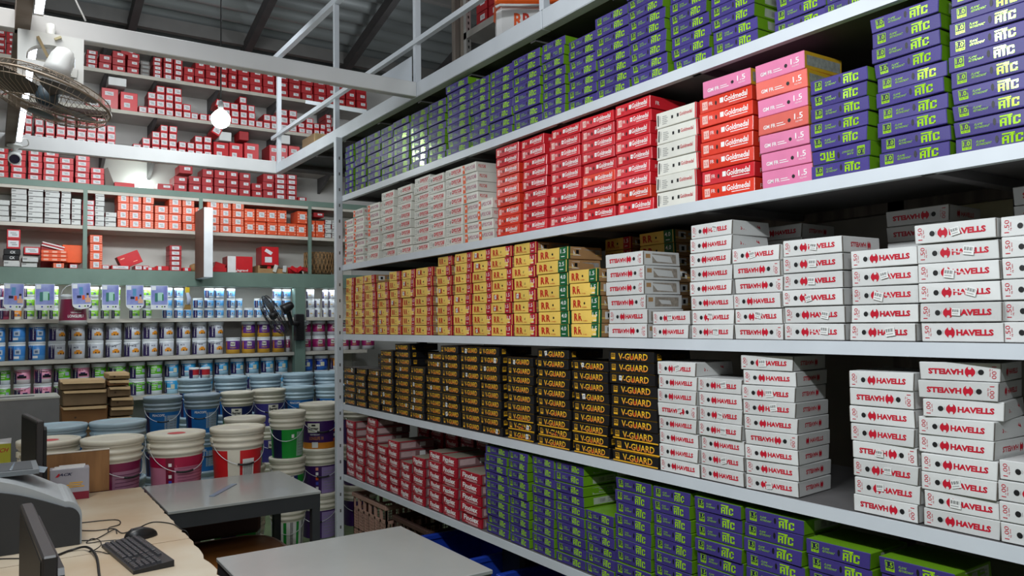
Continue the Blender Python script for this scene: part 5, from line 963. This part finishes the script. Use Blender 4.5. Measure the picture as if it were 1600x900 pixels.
g = G(); g.lathe([(.0, -.003), (.007, -.003), (.007, .003), (.0, .003)], MB2, 12); g.xform(Matrix.Translation((-.028, 0, .032)) @ Matrix.Rotation(PI/2, 4, 'X')); part('wheel', g, ms, scale=(1.2, 1.15, 1.15))
# cables on the counter
CAB = mat('black_cable', (24, 24, 26), rough=.45)
def spline(pts, n=8):
    P = [Vector(p) for p in pts]; out = []
    for i in range(len(P)-1):
        p0 = P[max(0, i-1)]; p1 = P[i]; p2 = P[i+1]; p3 = P[min(len(P)-1, i+2)]
        for k in range(n):
            t = k/n; out.append(.5*((2*p1)+(-p0+p2)*t+(2*p0-5*p1+4*p2-p3)*t*t+(-p0+3*p1-3*p2+p3)*t**3))
    out.append(P[-1]); return out
def cable(pts, r, label): g = G(); g.tube(spline([(x, y, .7505+r+z) for x, y, z in pts]), r, CAB, 8); o = link('cable', g.mesh('cable'), None); thing(o, label, 'cable'); return o
cable([(.325, 3.737, 0), (.38, 3.695, 0), (.445, 3.683, 0), (.466, 3.581, 0), (.531, 3.634, 0), (.60, 3.70, .0), (.66, 3.62, 0), (.675, 3.50, 0), (.70, 3.47, -.03), (.705, 3.46, -.2)], .0022, 'thin black cable curling past the mouse and over the counter edge')
cable([(.337, 3.882, 0), (.47, 3.849, 0), (.476, 3.751, 0), (.428, 3.697, .003), (.42, 3.64, 0)], .0022, 'thin black cable looping out behind the printer')
cable([(.31, 3.559, 0), (.365, 3.551, 0), (.441, 3.649, .004), (.445, 3.59, 0)], .0022, 'thin black cable crossing by the printer corner')
cable([(.457, 3.475, 0), (.381, 3.483, .004), (.35, 3.499, 0), (.327, 3.51, 0), (.35, 3.55, .004), (.37, 3.491, .008), (.372, 3.446, 0), (.344, 3.383, .0), (.324, 3.377, 0)], .0018, 'mouse lead knotted beside the printer')
cable([(.13, 3.33, 0), (.217, 3.377, 0), (.266, 3.42, 0), (.317, 3.393, .01), (.334, 3.242, .01), (.322, 3.028, 0), (.30, 2.7, 0)], .0045, 'thick black cable arching in front of the printer')
cable([(.324, 3.377, 0), (.354, 3.334, .003), (.376, 3.30, 0), (.392, 3.28, 0)], .0018, 'keyboard lead running to the keyboard')
cable([(-.2, 3.47, 0), (.0, 3.477, 0), (.111, 3.42, 0), (.18, 3.38, 0)], .0022, 'thin cable running along the foot of the printer')

# ------------------------------------------------------------------ fans
def fan(name, label, hub, normal, up, R, cage_m, blade_m, hub_m, motor_m, nw=56, double=True):
    """cage centred on hub, air blown along normal"""
    o = empty(name, hub, 0, label, 'fan'); N = Vector(normal).normalized(); U = Vector(up); U = (U-N*U.dot(N)).normalized(); X = U.cross(N).normalized()
    M = Matrix((X, U, N)).transposed().to_4x4()   # local x,y in the disc, z along the blow
    def P(g, nm, lb=None, pa=None): g.xform(M); return part(nm, g, pa or o, lb)
    g = G(); n = 40
    def ring(r, z, t): g.tube([(r*math.cos(2*PI*i/n), r*math.sin(2*PI*i/n), z) for i in range(n)], t, cage_m, 5, closed=True)
    ring(R, 0, .006); ring(R*.97, .03, .0025); ring(R*.6, .075, .002); ring(R*.22, .09, .0025)
    ring(R*.97, -.03, .0025); ring(R*.6, -.055, .002); ring(R*.3, -.07, .0025)
    for i in range(nw):
        a = 2*PI*i/nw; c, s_ = math.cos(a), math.sin(a); a2 = a+.25; c2, s2 = math.cos(a2), math.sin(a2)
        g.tube([(R*.2*c, R*.2*s_, .09), (R*.6*(c+c2)/2, R*.6*(s_+s2)/2, .076), (R*.9*c2, R*.9*s2, .045), (R*c2, R*s2, .0)], .0012, cage_m, 3)
        if double or i % 2 == 0: g.tube([(R*.3*c, R*.3*s_, -.07), (R*.6*c, R*.6*s_, -.055), (R*.95*c, R*.95*s_, -.03), (R*c, R*s_, 0)], .0012, cage_m, 3)
    cg = P(g, 'cage')
    g = G(); g.lathe([(.001, .095), (R*.2, .092), (R*.22, .088), (R*.2, .084)], hub_m, 24); P(g, 'badge', None, cg)
    g = G(); g.lathe([(.03, -.03), (.045, -.02), (.045, .02), (.035, .045), (.001, .05)], hub_m, 20); hubo = P(g, 'hub')
    for b_ in range(3):
        g = G(); V = []; F = []; na, nr = 8, 6
        for i in range(nr+1):
            r = .04+(R*.9-.04)*i/nr; wd = .42+.34*math.sin(PI*min(1, i/nr*.8))
            for j in range(na+1):
                a = 2*PI*b_/3+(j/na-.5)*wd*2*(.9 if i else .5)+.12*i/nr; V.append((r*math.cos(a), r*math.sin(a), .03*(j/na-.5)*(1-.3*i/nr)))
        V += [(x, y, z-.0025) for x, y, z in V]; k = (nr+1)*(na+1)
        for i in range(nr):
            for j in range(na): q = i*(na+1)+j; F.append((q, q+1, q+na+2, q+na+1)); F.append((k+q, k+q+na+1, k+q+na+2, k+q+1))
        g.add(V, F, blade_m, True); P(g, 'blade', None, hubo)
    g = G(); g.lathe([(.018, -.225), (.036, -.215), (.047, -.185), (.054, -.13), (.056, -.10), (.035, -.095)], motor_m, 28); P(g, 'motor_housing')
    return o, M
FW = mat('fan_ivory', (222, 224, 222), rough=.35, var=.05); FWIRE = mat('tarnished_wire', (150, 136, 120), rough=.4, metal=.5); FBL = mat('smoky_blade', (86, 80, 76), rough=.3); FHUB = mat('slate_badge', (62, 76, 86), rough=.4)
hubc = Vector((.197, 3.88, 2.617)); view = (Vector((0, 0, 1.6))-hubc).normalized()
rt = Vector((ROT[0][0], ROT[1][0], ROT[2][0])); upc = Vector((ROT[0][1], ROT[1][1], ROT[2][1]))
nrm = view*.27+(rt*-.36+upc*-.93).normalized()*.96
f1, M1 = fan('wall_fan', 'ivory wall fan with wire cage tilted down under the gallery beam', hubc, nrm, (rt*.9+upc*-.4), .252, FWIRE, FBL, FHUB, FW)
br = G(); n = 22
# arched bracket: an upside-down U plate on the beam face, fork arms down to the motor
inner = [(-.095, -.165+.026*i) for i in range(4)]+[(-.095*math.cos(PI*i/15), -.06+.058*math.sin(PI*i/15)) for i in range(16)]+[(.095, -.087-.026*i) for i in range(4)]
outer = [(-.128, -.165+.026*i) for i in range(4)]+[(max(-.128, min(.128, -.17*math.cos(PI*i/15))), min(.05, -.06+.24*math.sin(PI*i/15))) for i in range(16)]+[(.128, -.087-.026*i) for i in range(4)]
io = outer; ii = inner
def strip(g, A, B, y0, y1, m):
    k = min(len(A), len(B)); A2 = [A[int(i*(len(A)-1)/23)] for i in range(24)]; B2 = [B[int(i*(len(B)-1)/23)] for i in range(24)]
    V = [(x, y0, z) for x, z in A2]+[(x, y0, z) for x, z in B2]+[(x, y1, z) for x, z in A2]+[(x, y1, z) for x, z in B2]; F = []
    for i in range(23): F += [(i, i+1, 24+i+1, 24+i), (48+i+1, 48+i, 72+i, 72+i+1), (i+1, i, 48+i, 48+i+1), (24+i, 24+i+1, 72+i+1, 72+i)]
    F += [(0, 24, 72, 48), (23, 71, 95, 47)]; g.add(V, F, m)
strip(br, io, ii, -.03, .03, FW)
br.xform(Matrix.Translation(Vector((.213, 4.02, 2.875))-hubc) @ Matrix.Rotation(.0, 4, 'Z')); part('bracket', br, f1)
g = G(); g.tube([Vector((.213, 4.05, 2.90))-hubc, Vector((.215, 4.09, 2.96))-hubc, Vector((.215, 4.10, 3.0))-hubc], .02, FW, 10); bar(g, Vector((.11, 4.0, 2.775))-hubc, Vector((.315, 4.0, 2.76))-hubc, .03, .042, FW); g.tube([Vector((.215, 4.0, 2.78))-hubc, Vector((.212, 4.0, 2.74))-hubc, M1.to_3x3() @ Vector((0, 0, -.12))], .022, FW, 10); part('arm', g, f1)
g = G(); bar(g, Vector((.16, 3.985, 2.90))-hubc, Vector((.20, 3.975, 2.81))-hubc, .012, .012, mat('brass_lever', (150, 130, 90), rough=.4)); part('lever', g, f1)
g = G(); bar(g, Vector((.225, 3.985, 2.90))-hubc, Vector((.25, 3.985, 2.915))-hubc, .01, .01, mat('ivory_tag', (200, 190, 150))); part('cord_clip', g, f1)
hub2 = Vector((2.44, 8.02, 1.708)); view2 = (Vector((0, 0, 1.6))-hub2).normalized()
BKF = mat('fan_black', (30, 28, 30), rough=.4)
n2 = view2*.40+(rt*-.86+upc*-.5).normalized()*.9
f2, M2 = fan('black_wall_fan', 'black wall fan strapped to the wide sage green column', hub2, n2, (rt*.6+upc*-.8), .225, BKF, mat('smoky_dark_blade', (70, 60, 58), rough=.3), BKF, BKF, nw=44)
g = G(); c2 = Vector((2.79, 8.27, 1.60))-hub2; g.box(c2.x-.05, c2.x+.05, c2.y-.03, c2.y+.05, c2.z-.17, c2.z+.12, BKF, .01); g.tube([M2.to_3x3() @ Vector((0, 0, -.15)), Vector((2.66, 8.14, 1.62))-hub2, Vector((2.76, 8.24, 1.62))-hub2], .026, BKF, 10); part('wall_bracket', g, f2)
g = G()
for dz in (-.03, .0, .03): g.tube([(2.74-hub2.x, 8.31-hub2.y, 1.62+dz-hub2.z), (2.90-hub2.x, 8.31-hub2.y, 1.62+dz*.5-hub2.z), (2.90-hub2.x, 8.46-hub2.y, 1.62-hub2.z)], .004, WIREM, 5)
part('strap', g, f2)

# ------------------------------------------------------------------ lamps
TUBEM = mat('glowing_tube', (235, 243, 255), emit=16.); BULBM = mat('glowing_bulb', (240, 255, 250), emit=26.)
for j, (y0, y1) in enumerate(((2.55, 3.79), (4.22, 5.25), (5.47, 6.50))):
    t = empty('tube_light', (.155, (y0+y1)/2, 2.952), label='glowing tube light on the rusty gallery beam, '+['cut by the upper frame edge', 'seen through the fan bracket', 'just above the security camera'][j], cat='tube light', group=None)
    L = y1-y0; g = G(); g.tube([(0, -L/2, 0), (0, L/2, 0)], .017, TUBEM, 12); part('glass_tube', g, t)
    g = G(); g.box(-.022, -.017, -L/2-.02, L/2+.02, -.02, .04, WHITE_PAINT, .001); part('batten', g, t)
    for s_ in (-1, 1): g = G(); g.box(-.02, .018, s_*(L/2+.012)-.012, s_*(L/2+.012)+.012, -.018, .02, WPRINT, .003); part('end_cap', g, t)
def bulb(loc, top, label, r):
    o = empty('hanging_bulb', loc, label=label, cat='bulb')
    g = G(); g.lathe([(.018, r*1.05), (r*.6, r*.8), (r*.95, r*.35), (r, 0), (r*.9, -r*.45), (r*.6, -r*.8), (r*.25, -r*.97), (.002, -r)], BULBM, 24); part('globe', g, o)
    g = G(); g.lathe([(.017, r*1.0), (.02, r*1.35), (.016, r*1.9), (.006, r*2.1)], mat('grey_holder', (150, 150, 150), rough=.5), 16); part('holder', g, o)
    g = G(); g.tube([(0, 0, r*2.05), (0, 0, top-loc[2])], .005, CAB, 6); part('cord', g, o); return o
bulb((1.342, 5.658, 3.07), 5.25, 'glowing bulb hanging by a black cord in the gallery well', .066)
l = bpy.data.lights.new('bulb_glow', 'POINT'); l.energy = 20; l.shadow_soft_size = .07; l.color = (.92, 1, .97); lo = bpy.data.objects.new('bulb_glow', l); COL.objects.link(lo); lo.location = (1.342, 5.658, 2.97)
sc = empty('wall_lamp', (1.285, 8.72, 3.06), label='glowing round lamp on the wall above the green-lipped shelf', cat='lamp')
g = G(); g.lathe([(.05, 0), (.055, .04), (.045, .08), (.02, .1)], BULBM, 18); part('globe', g, sc); g = G(); g.lathe([(.03, -.06), (.03, 0)], WHITE_PAINT, 14); part('holder', g, sc); g = G(); g.box(-.03, .03, -.03, .118, -.078, -.06, WHITE_PAINT); part('foot', g, sc)
cc = empty('security_camera', (.135, 6.72, 2.955), label='white bullet security camera under the gallery corner', cat='camera')
g = G(); g.lathe([(.05, .0), (.05, -.012), (.03, -.02), (.016, -.035), (.014, -.06)][::-1], FW, 20); part('mount', g, cc)
vd = Vector((-.02, -.9, -.42)).normalized(); q = vd.to_track_quat('Z', 'Y').to_matrix().to_4x4(); q.translation = Vector((.0, .02, -.085))
g = G(); g.lathe([(.03, -.05), (.042, -.04), (.044, .06), (.040, .066)], FW, 24); g.xform(q); part('shell', g, cc)
g = G(); g.lathe([(.034, .064), (.034, .0675)], mat('camera_glass', (36, 34, 60), rough=.1), 24); g.xform(q); part('lens', g, cc)
g = G(); g.tube(spline([(.14, 6.6, 2.95), (.20, 6.62, 2.99), (.22, 6.75, 2.97), (.16, 6.80, 2.95)], 6), .004, WPRINT, 6); thing(link('white_cable_loop', g.mesh('white_cable_loop'), None), 'white cable loop beside the security camera', 'cable')
g = G(); g.tube(spline([(.25, 4.0, 3.6), (.24, 4.05, 3.4), (.29, 4.09, 3.2), (.36, 4.13, 3.06)], 6), .004, WPRINT, 6); g.tube(spline([(.22, 4.0, 3.6), (.27, 4.05, 3.42), (.25, 4.09, 3.3)], 6), .003, WPRINT, 6); thing(link('white_cable', g.mesh('white_cable'), None), 'twisted white cable hanging down to the near gallery beam', 'cable')

# ------------------------------------------------------------------ on the gallery floor
ur = empty('gallery_rack', (2.95, 4.4, 3.03), label='slotted steel rack on the gallery floor with red and white boxes', cat='rack')
UO = Vector((2.95, 4.4, 3.03))
def upart(nm, g): g.xform(Matrix.Translation(-UO)); part(nm, g, ur)
g = G(); g.box(2.88, 2.92, 4.82, 4.86, 3.03, 5.2, mat('slotted_steel', (170, 168, 164), rough=.5))
for i in range(46): g.box(2.895, 2.905, 4.818, 4.8205, 3.08+i*.045, 3.10+i*.045, INK)
upart('upright', g)
g = G(); g.box(2.88, 2.92, 1.9, 1.94, 3.03, 5.2, MATS['slotted_steel']); upart('upright', g)
for z in (3.74, 4.3): g = G(); g.box(2.88, 3.45, 1.9, 4.86, z-.05, z, mat('gallery_shelf_grey', (150, 146, 140), rough=.5)); upart('shelf_board', g)
g = G(); g.box(2.74, 2.775, 4.74, 4.79, 3.03, 5.25, POSTW); g.box(2.785, 2.81, 4.74, 4.78, 3.03, 5.25, mat('grey_timber', (150, 140, 128), rough=.7)); thing(link('timber_post', g.mesh('timber_post'), None), 'pair of rough grey timber posts on the gallery', 'post')
for i in range(9):
    for j in range(2): ubox('swb', 2.99, .14, 4.60-.17*i, 3.742+.11*j, .105, .14, 'red box on gallery rack shelf, %s along, %s' % (nth(i+1), ['lower', 'upper'][j]), 'red boxes on the gallery rack', rz=-PI/2)
for i, (yy, hh, m) in enumerate(((4.95, .60, WCARD), (4.72, .52, WCARD2), (4.58, .42, WCARD), (4.44, .50, WCARD2), (4.30, .4, WCARD))):
    b = Box(.13, .3, hh, dict(front=m), c=.003); b.text('front', '1.00', .03, hh*.5, .05, hh*.8, HRED, 2, 0, rot=90) if i % 2 == 0 else b.rect('front', .03, hh*.5, .06, hh*.6, GREYP, 2)
    o = link('white_carton', b.mesh('white_carton'), None, (3.05, yy, 3.03), (0, 0, -PI/2)); thing(o, 'upright white carton at the foot of gallery rack, %s from slotted upright' % nth(i+1), 'carton', 'upright white cartons on the gallery')
rb = empty('lidded_bin', (2.60, 3.66, 3.03), -.55, 'white lidded bin with orange rim on the gallery floor', 'bin')
g = Box(.36, .30, .38, dict(front=mat('white_bin_plastic', (226, 224, 222), rough=.3, var=.04)), c=.03)
for i, x in enumerate((.10, .15)): g.text('front', 'R', x, .25, x+.05, .33, ORANGE if i == 0 else RRRED, 3, .03)
part('body', g, rb)
g = G(); g.chbox(-.19, .19, -.16, .16, .385, .42, .012, {k: mat('orange_bin_lid', (232, 96, 30), rough=.35) for k in ('front', 'back', 'left', 'right', 'top', 'bottom')}); part('lid', g, rb)
g = G(); g.tube([(-.185, -.16, .36), (-.16, -.165, .37), (.16, -.165, .37), (.185, -.16, .36)], .008, MATS['white_bin_plastic'], 8); part('handle', g, rb)
bx = plainbox('open_brown_carton', 2.22, 2.52, 6.2, 6.5, 3.03, 3.20, CARTOP, 'pale open carton on the gallery beyond the railing', side=CARTON)

# ------------------------------------------------------------------ under the rack
CRP = mat('dusty_pink_crate', (176, 138, 122), rough=.6); CRD = mat('dark_brown_crate', (74, 50, 42), rough=.6); CRB = mat('blue_crate', (30, 62, 170), rough=.4)
def crate(loc, W, D, H, m, label, rz=0, solid=False):
    o = empty('plastic_crate', loc, rz, label, 'crate')
    g = G(); g.box(-W/2, W/2, -D/2, D/2, 0, .012, m); part('floor_panel', g, o)
    g = G(); t = .02; g.box(-W/2-.01, W/2+.01, -D/2-.01, -D/2+t, H-.03, H, m, .004); g.box(-W/2-.01, W/2+.01, D/2-t, D/2+.01, H-.03, H, m, .004); g.box(-W/2-.01, -W/2+t, -D/2+t, D/2-t, H-.03, H, m, .004); g.box(W/2-t, W/2+.01, -D/2+t, D/2-t, H-.03, H, m, .004); part('rim', g, o)
    for s_, ax in ((-1, 0), (1, 0), (-1, 1), (1, 1)):
        g = G(); A = W if ax == 0 else D; B = D if ax == 0 else W
        def bb(a0, a1, z0_, z1_, th=.008):
            p0, p1 = sorted((s_*(B/2), s_*(B/2-th)))
            if ax == 0: g.box(a0, a1, p0, p1, z0_, z1_, m)
            else: g.box(p0, p1, a0, a1, z0_, z1_, m)
        if solid: bb(-A/2, A/2, .0, H-.03)
        else:
            n_ = max(3, int(A/.09))
            for i in range(n_+1): a = -A/2+A*i/n_; bb(max(-A/2, a-.011), min(A/2, a+.011), 0, H-.03, .014)
            for z_ in (.02, H*.38, H*.72): bb(-A/2, A/2, z_-.009, z_+.009, .012)
            for k in range(int(A/.02)): a = -A/2+k*.02; bb(a, a+.004, .01, H*.7, .004)
            for k in range(int(H*.7/.02)): z_ = .01+k*.02; bb(-A/2, A/2, z_, z_+.004, .004)
        part('side_panel', g, o)
    return o
crate((2.39, 5.02, 0), .42, .55, .40, CRP, 'dusty pink plastic crate beneath the rack, next to the post')
crate((2.40, 4.40, 0), .42, .50, .36, CRD, 'dark brown mesh crate beneath the rack')
crate((2.30, 3.82, 0), .42, .56, .36, CRB, 'blue plastic crate beneath the rack beside the grey table', solid=True)
crate((2.33, 3.08, 0), .40, .46, .34, CRB, 'second blue plastic crate, beyond the black bin', solid=True)
bb_ = empty('black_bin', (2.5, 3.42, 0), 0, 'black plastic bin standing between the two blue crates', 'bin'); g = G(); g.box(-.22, .22, -.1, .1, 0, .46, mat('matt_black_plastic', (16, 16, 18), rough=.6), .02); part('body', g, bb_); g = G(); g.box(-.22, .22, -.1, .1, .461, .475, MATS['matt_black_plastic']); part('lid', g, bb_)
# brown chair under the far table
ch = empty('brown_chair', (1.03, 4.06, 0), 0, 'brown padded chair with pale piping pushed under the far grey table', 'chair')
LEA = mat('brown_leatherette', (140, 88, 40), rough=.5, var=.12); LED = mat('dark_brown_leatherette', (72, 42, 28), rough=.6)
def sq(a, hx, hy, p=.55): c_, s_ = math.cos(a), math.sin(a); return (hx*math.copysign(abs(c_)**p, c_), hy*math.copysign(abs(s_)**p, s_))
g = G(); n = 48; V = []
for hz, k in ((.37, .97), (.38, 1), (.435, 1), (.45, .96), (.455, .5)):
    for i in range(n): x, y = sq(2*PI*i/n, .27*k, .34*k); V.append((x, y, hz))
g.add(V, [tuple(range(n-1, -1, -1))]+[(j*n+i, j*n+(i+1) % n, (j+1)*n+(i+1) % n, (j+1)*n+i) for j in range(4) for i in range(n)]+[tuple(4*n+i for i in range(n))], LEA, True); part('seat', g, ch)
g = G(); g.tube([(*sq(2*PI*i/n, .268, .338), .446) for i in range(n)], .007, mat('pale_rim', (190, 165, 155), rough=.4), 6, closed=True); part('piping', g, ch)
g = G(); g.box(-.23, .24, .345, .40, .45, .66, LED, .02); part('backrest', g, ch)
for sx in (-1, 1):
    for sy in (-1, 1): g = G(); g.tube([(sx*.21, sy*.28, .38), (sx*.23, sy*.3, .0)], .014, BKF, 8); part('leg', g, ch)
